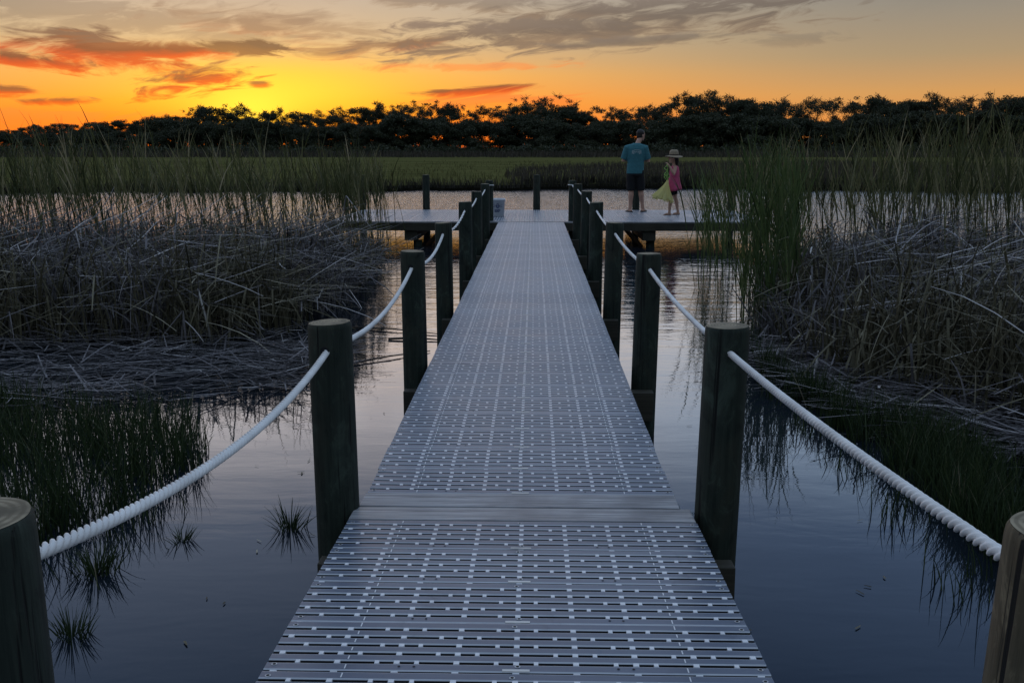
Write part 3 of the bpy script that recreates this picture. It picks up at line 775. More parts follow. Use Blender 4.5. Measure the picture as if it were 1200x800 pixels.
AIRY = [tree_meshes(8.5, 8.5, 200+i, 280, 0.9, 0.092, dome=9, cr=0.105) for i in range(5)]
LOW = [tree_meshes(4.6, 8, 300+i, 480, 0.12, 0.11, low=0.3, dome=46, cr=0.19) for i in range(4)]
BARE = [tree_meshes(8.0, 6, 400+i, 0, 1, bare=True) for i in range(2)]
TREE_G = {'d': 'dense oaks in the far tree line', 'a': 'airy oaks showing sky through their tops', 'l': 'low bushy oaks along the meadow edge', 'b': 'bare snags in the far tree line'}
def tree(px, Y, htop, kind, idx, sc, label, zbase):
    tm, cm = {'d': DENSE, 'a': AIRY, 'l': LOW, 'b': BARE}[kind][idx]
    p = at_y(px, 170, Y)
    root = empty({'d': 'oak_tree', 'a': 'airy_oak_tree', 'l': 'low_oak', 'b': 'dead_tree'}[kind], (p.x, Y, zbase), random.uniform(0, 2*PI))
    root.scale = (sc*random.uniform(.9, 1.15), sc*random.uniform(.9, 1.15), sc)
    o = bpy.data.objects.new('trunk', tm); C.objects.link(o); o.parent = root
    if cm:
        c = bpy.data.objects.new('crown', cm); C.objects.link(c); c.parent = root
    tag(root, label, 'tree', TREE_G[kind])
PROFX = [-250, 0, 50, 100, 150, 200, 235, 265, 300, 350, 400, 430, 470, 500, 530, 560, 600, 640, 665, 690, 720, 760, 790, 830, 870, 900, 940, 1000, 1030, 1060, 1090, 1112, 1140, 1170, 1200, 1450]
PROFY = [158, 151, 145, 141, 138, 134, 126, 123, 128, 131, 130, 125, 121, 119, 122, 126, 125, 114, 121, 130, 127, 126, 114, 109, 112, 118, 118, 116, 113, 116, 114, 122, 114, 111, 109, 110]
def top_y(px): return float(np.interp(px, PROFX, PROFY))
def zat(py, Y): return at_y(600, py, Y).z
LD = 'dense dark oak in the far tree line left of the sunset glow'
LM = 'dark rounded oak in the far tree line behind the walkway'
LRt = 'dark full oak in the far tree line right of the man'
px = -240
i = 0
while px < 1460:
    Y = random.uniform(205, 222); ht = zat(top_y(px), Y) - 0.8
    kind = 'd' if px < 215 else ('a' if random.random() < (0.7 if px < 720 else 0.5) else 'd')
    lab = LD if px < 215 else (LM if px < 720 else LRt)
    if kind == 'a': lab = 'open topped oak silhouetted against the orange sky, over the dense tree line' if px < 720 else 'open topped oak over the dark tree line on the right'
    H0 = 7.5 if kind == 'd' else 8.5
    tree(px, Y, ht, kind, random.randrange(5), ht/H0*random.uniform(0.9, 0.99) if kind == 'd' else ht/H0*random.uniform(0.98, 1.1), lab, 0.7)
    px += random.uniform(11, 18); i += 1
for (a, k_, id_, mul, lab) in [(640, 'a', 1, 1.06, 'round airy oak standing above its neighbours, straight beyond the end of the walkway'),
                          (830, 'a', 2, 1.05, 'broad tallest oak with sky showing through, beyond the child in the hat'),
                          (245, 'a', 3, 1.05, 'oak with reddish lit top directly under the brightest yellow glow'),
                          (1020, 'b', 0, 1.0, 'bare branched dead tree top sticking out above the right tree line'),
                          (1140, 'b', 1, 1.08, 'bare twiggy dead tree nearest the right edge of the tree line')]:
    Y = 212; ht = zat(top_y(a), Y)-0.8
    tree(a, Y, ht, k_, id_, ht/8.5*mul, lab, 0.7)
px = -260
while px < 1480:
    Y = random.uniform(186, 203)
    t_ = top_y(px); hp = (t_*0.62+176*0.38) - random.uniform(-6, 7)
    ht = max(zat(hp, Y), 2.2)
    tree(px, Y, ht, 'l', random.randrange(4), ht/4.6, 'low bushy dark oak at the foot of the far tree line' if px < 600 else 'low bushy dark oak at the meadow edge on the right half of the tree line', 0.1)
    px += random.uniform(13, 22)
def thicket():
    n = 9000
    x = U(-120, 140, n); y = U(172, 188, n)
    V, T = leaf_quads(list(zip(x[:700], y[:700], U(0.2, 1.6, 700))), list(U(0.7, 1.7, 700)), 45, 0.26)
    me = quads_mesh('scrub_thicket', V, T)
    o = link('scrub_thicket', me, M['leaf'])
    tag(o, 'dark tangled scrub along the far edge of the meadow under the trees', 'scrub', kind='stuff')
    n = 16000
    x = U(-130, 150, n); y = U(150, 176, n)
    P = blades(np.stack([x, y, np.zeros(n)], 1), U(0.5, 1.25, n), U(0, 2*PI, n), np.abs(rng.normal(0.1, 0.1, n)), U(0, 0.4, n), U(0.08, 0.18, n), 3, 0.5)
    tag(ribbons('rush_belt', P[0], P[1], P[2], M['rush'], P[3]), 'brownish rushes in a belt in front of the far tree line', 'rushes', kind='stuff')
thicket()

# ------------------------------------------------------------------ the dock
RS_ = 0.0447; YJ = 3.54                          # the ramp rises towards the camera
PL = 0.3064
def panel_mesh(width, length, unit_count=24):
    """one moulded panel: x across, y along; 6 slats, bridges between, screws"""
    bm = bmesh.new(); pitch = length/6; hw = width/2; u = width/ (unit_count+1)
    th = 0.026
    for r in range(6):
        y0 = r*pitch + 0.0070; y1 = (r+1)*pitch - 0.0070
        if r == 0: y0 = 0.0025
        if r == 5: y1 = length - 0.0025
        prof = [(y0, -th), (y0, -0.0025), (y0+0.0022, -0.0004), (y0+0.0044, 0.0), (y1-0.0044, 0.0), (y1-0.0022, -0.0004), (y1, -0.0025), (y1, -th)]
        A = [bm.verts.new((-hw, a, b)) for a, b in prof]; B = [bm.verts.new((hw, a, b)) for a, b in prof]
        mi = [4, 5, 5, 0, 5, 5, 4]
        for i in range(7):
            f = bm.faces.new((A[i], A[i+1], B[i+1], B[i])); f.material_index = mi[i]
        bm.faces.new((A[7], A[0], B[0], B[7]))
        f = bm.faces.new(A); f.material_index = 5
        f = bm.faces.new(B[::-1]); f.material_index = 5
        for sx in (-1, 1):                       # moulding seam
            x = sx*8.5*u; box(bm, x-0.0016, x+0.0016, y0+0.008, y1-0.008, -0.001, 0.0011, 1)
    for r in range(1, 6):
        yc = r*pitch
        cols = [0, 1, -1, 3, -3, 5, -5, 6, -6, 7, -7, 9, -9, 11, -11] if r % 2 else [0, 2, -2, 3, -3, 4, -4, 6, -6, 8, -8, 9, -9, 10, -10, 12, -12]
        for c in cols:
            w = 0.0060 if c % 3 else 0.0076
            box(bm, c*u-w, c*u+w, yc-0.0078, yc+0.0078, -th, 0.0006, 1)
    for c in (0, 3, -3, 6, -6, 9, -9, 12, -12):   # end lugs bridging to the next panel
        box(bm, c*u-0.009, c*u+0.009, -0.0024, 0.0024, -th, -0.0014, 1)
    box(bm, -0.036, 0.036, 0.004, 0.015, -0.002, 0.0016, 2)
    def screw(x, y):
        for rad, z, mi in ((0.0078, 0.0012, 3), (0.0048, 0.0018, 4)):
            ring = [bm.verts.new((x+rad*math.cos(2*PI*k/10), y+rad*math.sin(2*PI*k/10), z)) for k in range(10)]
            f = bm.faces.new(ring); f.material_index = mi
    for x in (0.004, -0.008): screw(x, pitch*0.62 if x > 0 else length-pitch*0.55)
    for sx in (-1, 1):
        screw(sx*(hw-0.022), pitch*0.6); screw(sx*(hw-0.022), length-pitch*0.6)
        for xx in (0.27, 0.31):
            for yy in (pitch*0.5,):
                ring = [bm.verts.new((sx*xx+0.004*math.cos(2*PI*k/8), yy+0.004*math.sin(2*PI*k/8), 0.0012)) for k in range(8)]
                f = bm.faces.new(ring); f.material_index = 4
    me = bpy.data.meshes.new('deck_panel'); bm.normal_update(); bm.to_mesh(me); bm.free()
    for k in ('slat', 'rim', 'tab', 'screw', 'hole', 'edge'): me.materials.append(M[k])
    return me

def P_(name, me, parent, loc, rz=0):
    o = bpy.data.objects.new(name, me); C.objects.link(o); o.parent = parent; o.location = loc; o.rotation_euler = (0, 0, rz); return o

POST_Y = [1.145, 3.536, 6.17, 8.82, 11.42, 14.13, 16.72, 18.70]
LPX = [(-41, 606, 0.086), (386.5, 377, 0.0835), (483.5, 294, 0.080), (519.5, 261, 0.080), (545, 236.5, 0.080), (558.5, 224.5, 0.080), (568.5, 215.5, 0.078), (573.5, 211.5, 0.075)]
RPX = [(1267, 626, 0.086), (852, 381, 0.0835), (760.5, 297, 0.082), (720.5, 261, 0.083), (699, 237, 0.082), (687.5, 224, 0.08), (677, 215.5, 0.078), (671, 211.5, 0.075)]

XC, HWD = -0.055, 0.635
# --- level walkway
walk = tag(empty('walkway', (XC, 3.70, 0)), 'long straight walkway of slotted grey plastic deck panels leading out over the creek', 'walkway')
pm = panel_mesh(2*HWD, PL)
NP = 48
for k in range(NP): P_('deck_panel', pm, walk, (random.gauss(0, .0015), k*PL, random.gauss(0, .0006)))
bm = bmesh.new(); bbox(bm, -HWD-0.004, HWD+0.004, -0.152, -0.004, -0.026, 0.002, 0.004)
obj('threshold_board', bm, M['board'], walk)
for x in (-HWD+0.02, 0.0, HWD-0.02):
    bm = bmesh.new(); bbox(bm, x-0.019, x+0.019, -0.15, NP*PL-0.02, -0.165, -0.0265, 0.003)
    obj('stringer', bm, M['frame_y'], walk)
for k in range(2, 7):
    y = POST_Y[k]-0.08-0.048-3.70
    bm = bmesh.new(); bbox(bm, -0.80, 0.845, y-0.045, y+0.045, -0.36, -0.167, 0.004)
    obj('cross_beam', bm, M['frame'], walk)
# --- ramp
ramp = tag(empty('ramp', (-0.042, YJ, 0)), 'sloping slotted deck section in the foreground, coming down to the walkway', 'ramp')
ramp.rotation_euler = (-math.atan(RS_), 0, 0)
RW = 0.665
rm = panel_mesh(2*RW, 0.2875)
for k in range(13): P_('deck_panel', rm, ramp, (random.gauss(0, .0015), -0.150-0.2875*(k+1), random.gauss(0, .0006)))
bm = bmesh.new(); bbox(bm, -RW, RW, -0.146, 0.0, -0.026, 0.002, 0.004)
obj('threshold_board', bm, M['board'], ramp)
for x in (-RW+0.02, 0.0, RW-0.02):
    bm = bmesh.new(); bbox(bm, x-0.019, x+0.019, -3.85, -0.01, -0.165, -0.0265, 0.003)
    obj('stringer', bm, M['frame_y'], ramp)
bm = bmesh.new(); bbox(bm, at_y(372, 660, 3.36).x+0.042, at_y(862, 660, 3.36).x+0.042, 3.405-0.045-YJ, 3.405+0.04-YJ, -0.36, -0.167, 0.004)
obj('cross_beam', bm, M['frame'], ramp)

# --- platform (T head)
TY0, TY1, TX0, TX1 = 18.47, 22.15, -4.05, 4.62
plat = tag(empty('platform', (0, TY0, 0)), 'wide fishing platform across the end of the walkway, decked in slotted panels', 'platform')
depth = (TY1-TY0-0.11)/3
tm = panel_mesh(depth-0.004, PL)
x = TX0+0.03; cnt = 0
while x+PL < TX1:
    for j in range(3):
        P_('deck_panel', tm, plat, (x+PL, 0.10+depth*(j+0.5), random.gauss(0, .0006)), PI/2)
    x += PL
TX1 = x+0.03
bm = bmesh.new(); bbox(bm, TX0, TX1, 0.0, 0.096, -0.026, 0.002, 0.004); obj('border_board', bm, M['board'], plat)
for yy in (0.022, TY1-TY0-0.022):
    bm = bmesh.new(); bbox(bm, TX0, TX1, yy-0.02, yy+0.02, -0.175, -0.0265, 0.003); obj('fascia_board', bm, M['frame'], plat)
for xx in (TX0+0.02, TX1-0.02):
    bm = bmesh.new(); bbox(bm, xx-0.02, xx+0.02, 0.044, TY1-TY0-0.044, -0.175, -0.0265, 0.003); obj('fascia_board', bm, M['frame_y'], plat)
for xx in (-2.45, 2.22):
    bm = bmesh.new(); bbox(bm, xx-0.09, xx+0.16, 0.045, TY1-TY0-0.045, -0.37, -0.178, 0.004); obj('cross_beam', bm, M['frame_y'], plat)
    lp = []
for yy in (1.25, 2.45):
    bm = bmesh.new(); bbox(bm, TX0+0.05, TX1-0.05, yy-0.02, yy+0.02, -0.175, -0.0265, 0.003); obj('joist', bm, M['frame'], plat)
LEGS = [(-2.30, 0.22), (2.30, 0.22)]
for xx, yy in LEGS:
    bm = bmesh.new(); tube(bm, [(xx, yy, WATER-0.9), (xx, yy, -0.375)], 0.085, 18); obj('leg', bm, M['post'], plat)
for xx, s in ((-2.30, 1), (2.30, -1)):
    bm = bmesh.new(); tube(bm, [(xx+s*0.06, 0.5, -0.62), (xx+s*0.46, 0.5, -0.19)], 0.045, 4); obj('brace', bm, M['brace'], plat)

# --- posts
def post(x, y, ztop, r, label, group, m, tilt=0.0, zb=WATER-0.9, square_top=False):
    root = tag(empty('post', (x, y, WATER)), label, 'post', group)
    root.rotation_euler = (random.gauss(0, 0.004), tilt, random.uniform(0, 6))
    # tilt is applied about the y axis; keep the top where it was measured
    root.rotation_euler.z = 0
    H = ztop-WATER; off = math.tan(tilt)*H
    root.location.x = x-off
    bm = bmesh.new(); n = 40
    slant = random.uniform(-0.05, 0.05); sl2 = random.uniform(-0.03, 0.03)
    rings = []
    zs = [zb-WATER, -0.05, 0.0, 0.2, 0.5, 0.8, H-0.2, H-0.02, H-0.007, H]
    for i, z in enumerate(zs):
        k = 1.03-0.03*max(0, z)/H
        rr = r*k*(1.0 if i < 7 else (1.0, 0.985, 0.94)[i-7])
        ring = []
        for a in range(n):
            an = 2*PI*a/n
            q = rr*(1+0.008*math.sin(3*an+i*0.4)+0.006*math.sin(7*an+1))
            zz = z + (slant*q*math.cos(an)+sl2*q*math.sin(an) if i >= 6 else 0)
            ring.append(bm.verts.new((q*math.cos(an), q*math.sin(an), zz)))
        rings.append(ring)
    for a, b in zip(rings, rings[1:]):
        for k in range(n):
            f = bm.faces.new((a[k], a[(k+1) % n], b[(k+1) % n], b[k])); f.smooth = True
    obj('shaft', bm, m, root)
    bm = bmesh.new(); c = bm.verts.new((0, 0, H+0.0045))
    rr = [bm.verts.new((v[0]*0.998, v[1]*0.998, v[2]+0.0006)) for v in
          [((r*0.94)*(1+0.008*math.sin(3*2*PI*k/n+9*0.4)+0.006*math.sin(7*2*PI*k/n+1))*math.cos(2*PI*k/n), (r*0.94)*(1+0.008*math.sin(3*2*PI*k/n+9*0.4)+0.006*math.sin(7*2*PI*k/n+1))*math.sin(2*PI*k/n), H+slant*r*0.94*math.cos(2*PI*k/n)+sl2*r*0.94*math.sin(2*PI*k/n)) for k in range(n)]]
    for k in range(n): 
        f = bm.faces.new((c, rr[k], rr[(k+1) % n])); f.smooth = True
    obj('top', bm, M['end'], root)
    return root
ORD = ['first', 'second', 'third', 'fourth', 'fifth', 'sixth', 'seventh', 'eighth']
LOOK = ['cut off by the photo edge', 'beside the ramp joint', 'standing clear of its neighbours', 'its foot behind the deck', 'narrow and dark', 'partly behind nearer posts', 'one short of the platform', 'with the rope end wrapped round']
TOPS = {'l': [], 'r': []}
for side, lst, nm in (('l', LPX, 'left'), ('r', RPX, 'right')):
    for k, (px, py, r) in enumerate(lst):
        p = at_y(px, py, POST_Y[k])
        m = M['post_brown'] if (side == 'r' and k == 0) else M['post']
        look = 'brown and cracked' if (side == 'r' and k == 0) else LOOK[k]
        tilt = (0.012 if side == 'r' else -0.004) if 0 < k < 4 else 0.0
        if side == 'r' and k == 0: tilt = 0.03
        post(p.x, POST_Y[k], p.z, r, '%s post from the front in the %s rope row, %s' % (ORD[k], nm, look), 'round timber posts of the %s rope row' % nm, m, tilt)
        TOPS[side].append(p)
for px, lab in [(424, 'leftmost back post of the platform, half hidden by reeds'), (499, 'back post of the platform left of the walkway, against open water'), (629, 'back post of the platform straight beyond the walkway'),
                (746, 'back post of the platform behind the legs of the man'), (858, 'rightmost back post of the platform, seen through reeds')]:
    p = at_y(px, 205, TY1+0.10)
    if px == 746: p.z = 0.62
    post(p.x, TY1+0.10, p.z, 0.082, lab, 'round timber posts along the back of the platform', M['post'])

# --- ropes
def rope(pts, r, pitch, name, label, ends):
    P = [Vector(p) for p in pts]
    # arc-length resample
    L = [0]
    for a, b in zip(P, P[1:]): L.append(L[-1]+(b-a).length)
    step = 0.0042; n = int(L[-1]/step)
    bm = bmesh.new(); ks = 24; prev = None; j = 0; first = None
    def at(s):
        nonlocal j
        while j < len(L)-2 and L[j+1] < s: j += 1
        t_ = (s-L[j])/(L[j+1]-L[j]+1e-12); return P[j].lerp(P[j+1], t_)
    pts2 = [at(i*step) for i in range(n+1)]
    V = []
    s = 0; res = []
    i = 0
    while i <= n:
        res.append(i)
        y = pts2[i].y
        i += 1 if y < 4 else (2 if y < 9 else 5)
    u0 = Vector((1, 0, 0))
    for idx, i in enumerate(res):
        a = pts2[max(i-1, 0)]; b = pts2[min(i+1, n)]; d = (b-a).normalized()
        u = (u0 - d*u0.dot(d)).normalized(); v = u.cross(d)
        tw = 2*PI*(i*step)/pitch
        ring = []
        for k in range(ks):
            an = 2*PI*k/ks
            ph = ((an-tw) % (2*PI/3))-PI/3
            rr = r*1.1*math.cos(ph)**2.1
            ring.append(bm.verts.new(pts2[i]+(u*math.cos(an)+v*math.sin(an))*rr))
        if prev:
            for k in range(ks):
                f = bm.faces.new((prev[k], prev[(k+1) % ks], ring[(k+1) % ks], ring[k])); f.smooth = True
        else: bm.faces.new(ring)
        prev = ring
    bm.faces.new(prev[::-1])
    # the turn round the last post
    c, rad = ends
    tube(bm, [(c.x+rad*math.cos(t_), c.y+rad*math.sin(t_), c.z+0.012*math.sin(t_*0.5)) for t_ in np.linspace(0, 2*PI, 40)], r*0.9, 8)
    tag(obj(name, bm, M['rope']), label, 'rope')
def rope_pts(T, zh, sags, start):
    pts = []
    H = [Vector((T[k].x, POST_Y[k], zh[k])) for k in range(len(T))]
    if start is not None: H[0] = start
    for k in range(len(H)-1):
        for i in range(40):
            t_ = i/40
            p = H[k].lerp(H[k+1], t_); p.z -= sags[k]*4*t_*(1-t_)
            pts.append(p)
    pts.append(H[-1]); return pts
lz = [TOPS['l'][0].z-0.085] + [TOPS['l'][k].z-0.095 for k in range(1, 8)]
rz = [TOPS['r'][0].z-0.095] + [TOPS['r'][k].z-0.095 for k in range(1, 8)]
POSTS = [o for o in C.objects if o.name.startswith('post') and o.get('category') == 'post']
for side, zz in (('l', lz), ('r', rz)):
    for k in range(1, 7):
        p = TOPS[side][k]
        root = min(POSTS, key=lambda o: (o.location.x-p.x)**2+(o.location.y-POST_Y[k])**2)
        bm = bmesh.new(); rr = (LPX if side == 'l' else RPX)[k][2]
        zl = zz[k]-WATER
        tube(bm, [(p.x-root.location.x, -rr*1.012, zl), (p.x-root.location.x, rr*1.012, zl)], 0.0165, 14)
        obj('rope_hole', bm, M['hole'], root)
rope(rope_pts(TOPS['l'], lz, [0.100, 0.10, 0.09, 0.07, 0.05, 0.045, 0.03], None), 0.0115, 0.070, 'rope', 'thick white twisted rope sagging through the left row of posts', (Vector((TOPS['l'][7].x, POST_Y[7], lz[7])), 0.083))
rope(rope_pts(TOPS['r'], rz, [0.018, 0.03, 0.03, 0.02, 0.02, 0.02, 0.02], None), 0.0115, 0.070, 'rope', 'thick white twisted rope running nearly taut through the right row of posts', (Vector((TOPS['r'][7].x, POST_Y[7], rz[7])), 0.083))

# ------------------------------------------------------------------ bucket
def bucket():
    p = on_z(583.5, 253.5, 0.003)
    root = tag(empty('bucket', p), 'white plastic bucket with navy print standing at the end of the walkway', 'bucket')
    bm = bmesh.new(); prof = [(0.125, 0.0), (0.130, 0.005), (0.148, 0.33), (0.156, 0.332), (0.158, 0.345), (0.156, 0.358), (0.150, 0.372), (0.145, 0.372), (0.140, 0.34), (0.122, 0.01)]
    n = 32; rings = [[bm.verts.new((r*math.cos(2*PI*k/n), r*math.sin(2*PI*k/n), z)) for k in range(n)] for r, z in prof]
    for a, b in zip(rings, rings[1:]):
        for k in range(n):
            f = bm.faces.new((a[k], a[(k+1) % n], b[(k+1) % n], b[k])); f.smooth = True
    bm.faces.new(rings[0][::-1]); bm.faces.new(rings[-1])
    obj('body', bm, M['bucket'], root)
    bm = bmesh.new()
    pts = [(0.158*math.cos(t_), 0.158*math.sin(t_)*0.98-0.012*math.sin(t_), 0.345-0.10*abs(math.sin(t_))) for t_ in np.linspace(0, -PI, 20)]
    pts = [(a*1.03, b*1.03, c) for a, b, c in pts]
    tube(bm, pts, 0.0025, 6); obj('handle', bm, M['screw'], root)
    bm = bmesh.new()
    def patch(x0, x1, z0, z1):
        m_ = 6
        lo, hi = [], []
        for i in range(m_+1):
            x_ = x0+(x1-x0)*i/m_
            for z_, L_ in ((z0, lo), (z1, hi)):
                r_ = 0.130+0.018*(z_-0.005)/0.325+0.0015; a = -PI/2+x_/r_
                L_.append(bm.verts.new((r_*math.cos(a), r_*math.sin(a), z_)))
        for i in range(m_): bm.faces.new((lo[i], lo[i+1], hi[i+1], hi[i]))
    for k in range(7):                           # round emblem between two sets of bars
        t_ = -1+2*(k+0.5)/7; w_ = 0.045*math.sqrt(1-t_*t_)
        z_ = 0.225+0.045*t_
        if k in (2, 4): patch(-w_, -w_*0.45, z_-0.005, z_+0.006); patch(w_*0.4, w_, z_-0.005, z_+0.006)
        else: patch(-w_, w_, z_-0.006, z_+0.006)
    for z_, w_ in ((0.255, 0.105), (0.232, 0.085), (0.200, 0.10)):
        patch(-w_, -0.055, z_-0.005, z_+0.005); patch(0.055, w_, z_-0.005, z_+0.005)
    for z_, ws in ((0.145, [0.016, 0.02, 0.014, 0.024, 0.018]), (0.122, [0.02, 0.014, 0.026, 0.016, 0.016]), (0.105, [0.03, 0.03, 0.024])):
        x_ = -0.066
        for w_ in ws: patch(x_, x_+w_, z_-0.009, z_+0.009); x_ += w_+0.007
    obj('label', bm, M['ink'], root)
bucket()

# ------------------------------------------------------------------ people
def hand(bm, w, d, up, s=1.0, curl=0.5):
    """palm and five fingers; w wrist, d pointing direction, up = back of the hand"""
    w = Vector(w); d = Vector(d).normalized(); up = (Vector(up)-d*Vector(up).dot(d)).normalized(); sd = d.cross(up)
    for k in range(4):
        o = (k-1.5)*0.019*s
        tube(bm, [w+sd*o*0.5, w+sd*o+d*0.045*s, w+sd*o+d*0.088*s], [0.014*s, 0.0135*s, 0.011*s], 8)
        L = (0.066, 0.078, 0.074, 0.058)[k]*s; p = w+sd*o+d*0.085*s; q = d
        pts = [p]
        for j, fr in enumerate((0.45, 0.3, 0.25)):
            q = (q - up*curl*(0.5+0.35*j)).normalized(); pts.append(pts[-1]+q*L*fr)
        tube(bm, pts, [0.0095*s, 0.009*s, 0.0085*s, 0.007*s], 8)
    b = w+d*0.025*s-sd*0.026*s
    tube(bm, [b, b+(d*0.6-sd*0.7-up*0.2).normalized()*0.035*s, b+(d*0.9-sd*0.55-up*0.35).normalized()*0.065*s], [0.012*s, 0.011*s, 0.008*s], 8)
def head(bm, c, s, fwd):
    """fwd: unit horizontal look direction"""
    f = Vector(fwd).normalized(); sd = Vector((f.y, -f.x, 0)); c = Vector(c)
    rot = Matrix((sd, f, Vector((0, 0, 1)))).transposed()
    ell(bm, c+Vector((0, 0, 0.02*s)), (0.074*s, 0.094*s, 0.100*s), rot, 18)
    ell(bm, c+f*0.022*s+Vector((0, 0, -0.052*s)), (0.056*s, 0.068*s, 0.066*s), rot, 16)
    ell(bm, c+f*0.072*s+Vector((0, 0, -0.098*s)), (0.024*s, 0.020*s, 0.018*s), rot)
    tube(bm, [c+f*0.090*s+Vector((0, 0, 0.015*s)), c+f*0.112*s+Vector((0, 0, -0.024*s)), c+f*0.088*s+Vector((0, 0, -0.034*s))], [0.009*s, 0.014*s, 0.011*s], 8)
    ell(bm, c+f*0.086*s+Vector((0, 0, -0.062*s)), (0.024*s, 0.012*s, 0.007*s), rot)
    for k in (-1, 1):
        ell(bm, c+sd*k*0.076*s+Vector((0, 0, -0.012*s))-f*0.006*s, (0.010*s, 0.018*s, 0.031*s), rot)
        ell(bm, c+sd*k*0.030*s+f*0.080*s+Vector((0, 0, 0.022*s)), (0.022*s, 0.012*s, 0.007*s), rot)
    return f, sd, rot
def foot(bm, ankle, d, s):
    a = Vector(ankle); d = Vector(d).normalized(); sd = Vector((d.y, -d.x, 0))
    z = Vector((0, 0, 1))
    g = Vector((a.x, a.y, a.z-0.07*s))
    tube(bm, [g-d*0.055*s+z*0.012*s, g-d*0.02*s+z*0.016*s, g+d*0.07*s+z*0.010*s, g+d*0.13*s+z*0.004*s], [0.026*s, 0.036*s, 0.036*s, 0.026*s], 12)
    tube(bm, [a+z*0.03*s, g+z*0.02*s], [0.036*s, 0.038*s], 12)
    for k in range(5):
        o = (k-2)*0.0165*s
        tube(bm, [g+d*0.12*s+sd*o, g+d*(0.172-0.009*abs(k-1.2))*s+sd*o*1.05-z*0.006*s], [0.011*s, 0.0085*s], 8)
def man():
    g = on_z(743.5, 248.2, 0.003)
    root = tag(empty('person', g), 'person in teal printed t-shirt and black shorts standing with back turned on the platform', 'person')
    bm = bmesh.new(); k = 1.0
    HIP = 0.93
    # legs, feet turned out
    aL, aR = Vector((-0.10, -0.02, 0.085)), Vector((0.185, 0.02, 0.085))
    for s, an in ((-1, aL), (1, aR)):
        hip = Vector((s*0.095, 0, HIP)); knee = Vector((s*0.105+0.02, 0.015, 0.50)) if s < 0 else Vector((0.125, 0.02, 0.50))
        sh = knee.lerp(an, 0.3)+Vector((0, -0.02, 0))
        tube(bm, [hip, hip.lerp(knee, .5), knee, sh, knee.lerp(an, .7), an], [0.095, 0.080, 0.058, 0.060, 0.043, 0.036], 16)
        foot(bm, an, (s*0.55, 1, 0) if s > 0 else (-0.35, 1, 0), 1.05)
    loft(bm, [(0, 0, 0.86, 0.15, 0.10), (0, 0, 0.95, 0.172, 0.118), (0, 0, 1.08, 0.160, 0.108), (0, 0, 1.25, 0.182, 0.118), (0, 0.0, 1.38, 0.195, 0.115), (0.0, 0.0, 1.47, 0.150, 0.09), (0.01, 0.01, 1.51, 0.07, 0.065)], 20)
    hc = Vector((0.105, 0.085, 1.685))
    tube(bm, [(0.02, 0.0, 1.46), (0.055, 0.03, 1.54), (0.09, 0.062, 1.62)], [0.062, 0.056, 0.056], 14)
    look = Vector((0.80, 0.60, 0))
    f, sd, rot = head(bm, hc, 1.04, look)
    for s in (-1, 1):
        sh = Vector((s*0.195, 0.0, 1.415)); el_ = Vector((s*0.275, 0.02, 1.13)) if s < 0 else Vector((0.285, 0.04, 1.12)); wr = Vector((s*0.08, 0.27, 1.17))
        tube(bm, [(s*0.14, 0, 1.42), sh, sh.lerp(el_, .5), el_, el_.lerp(wr, .35), wr], [0.06, 0.060, 0.050, 0.042, 0.042, 0.027], 14)
        hand(bm, wr, (-s*0.75, 0.5, 0.05), (0, 0.2, 1), 0.95, 0.6)
    remeshed('body', bm, M['skin'], root, 0.008, 3)
    # shirt
    bm = bmesh.new()
    loft(bm, [(-0.005, 0, 0.845, 0.196, 0.138), (-0.005, 0, 0.95, 0.192, 0.136), (0, 0, 1.10, 0.186, 0.132), (0, 0, 1.27, 0.206, 0.140), (0, 0, 1.39, 0.216, 0.134), (0, 0, 1.47, 0.165, 0.108), (0.012, 0.005, 1.515, 0.078, 0.076)], 28)
    for s in (-1, 1):
        sh = Vector((s*0.195, 0.0, 1.405)); el_ = Vector((s*0.280, 0.025, 1.12))
        tube(bm, [(s*0.12, 0, 1.42), sh, sh.lerp(el_, .45), sh.lerp(el_, .86)], [0.075, 0.082, 0.078, 0.074], 18)
    remeshed('shirt', bm, M['shirt'], root, 0.010, 4)
    bm = bmesh.new()
    loft(bm, [(0, 0, 0.80, 0.180, 0.135), (0, 0, 0.90, 0.185, 0.130), (0, 0, 0.98, 0.176, 0.124)], 24)
    for s in (-1, 1):
        knx = -0.088 if s < 0 else 0.128
        tube(bm, [(s*0.085, 0, 0.92), (s*0.095, 0.0, 0.78), ((s*0.095+knx)/2, 0.006, 0.64), (knx, 0.015, 0.475)], [0.105, 0.108, 0.102, 0.100], 20)
    remeshed('shorts', bm, M['shorts'], root, 0.010, 3)
    # hair: cap over the back and top of the skull
    bm = bmesh.new()
    ell(bm, hc+Vector((0, 0, 0.036))-f*0.012, (0.083, 0.099, 0.098), rot, 20)
    ell(bm, hc-f*0.040+Vector((0, 0, -0.018)), (0.074, 0.066, 0.070), rot, 16)
    remeshed('hair', bm, M['hair'], root, 0.008, 2)
    bm = bmesh.new()
    for s in (-1, 1): ell(bm, hc+sd*s*0.031*1.04+f*0.092+Vector((0, 0, 0.004)), (0.011, 0.007, 0.007), rot)
    obj('eyes', bm, M['hair'], root, smooth=True)
    for s, an in ((-1, aL), (1, aR)):
        d = Vector((s*0.55, 1, 0) if s > 0 else (-0.35, 1, 0)).normalized(); sdv = Vector((d.y, -d.x, 0))
        bm = bmesh.new(); pts = []
        for t_, w_ in ((-0.08, 0.028), (-0.05, 0.038), (0.02, 0.042), (0.10, 0.050), (0.16, 0.047), (0.20, 0.030)):
            pts.append((t_, w_))
        c0 = Vector((an.x, an.y, 0))
        lo = [bm.verts.new(c0+d*t_+sdv*w_) for t_, w_ in pts]+[bm.verts.new(c0+d*t_-sdv*w_) for t_, w_ in pts[::-1]]
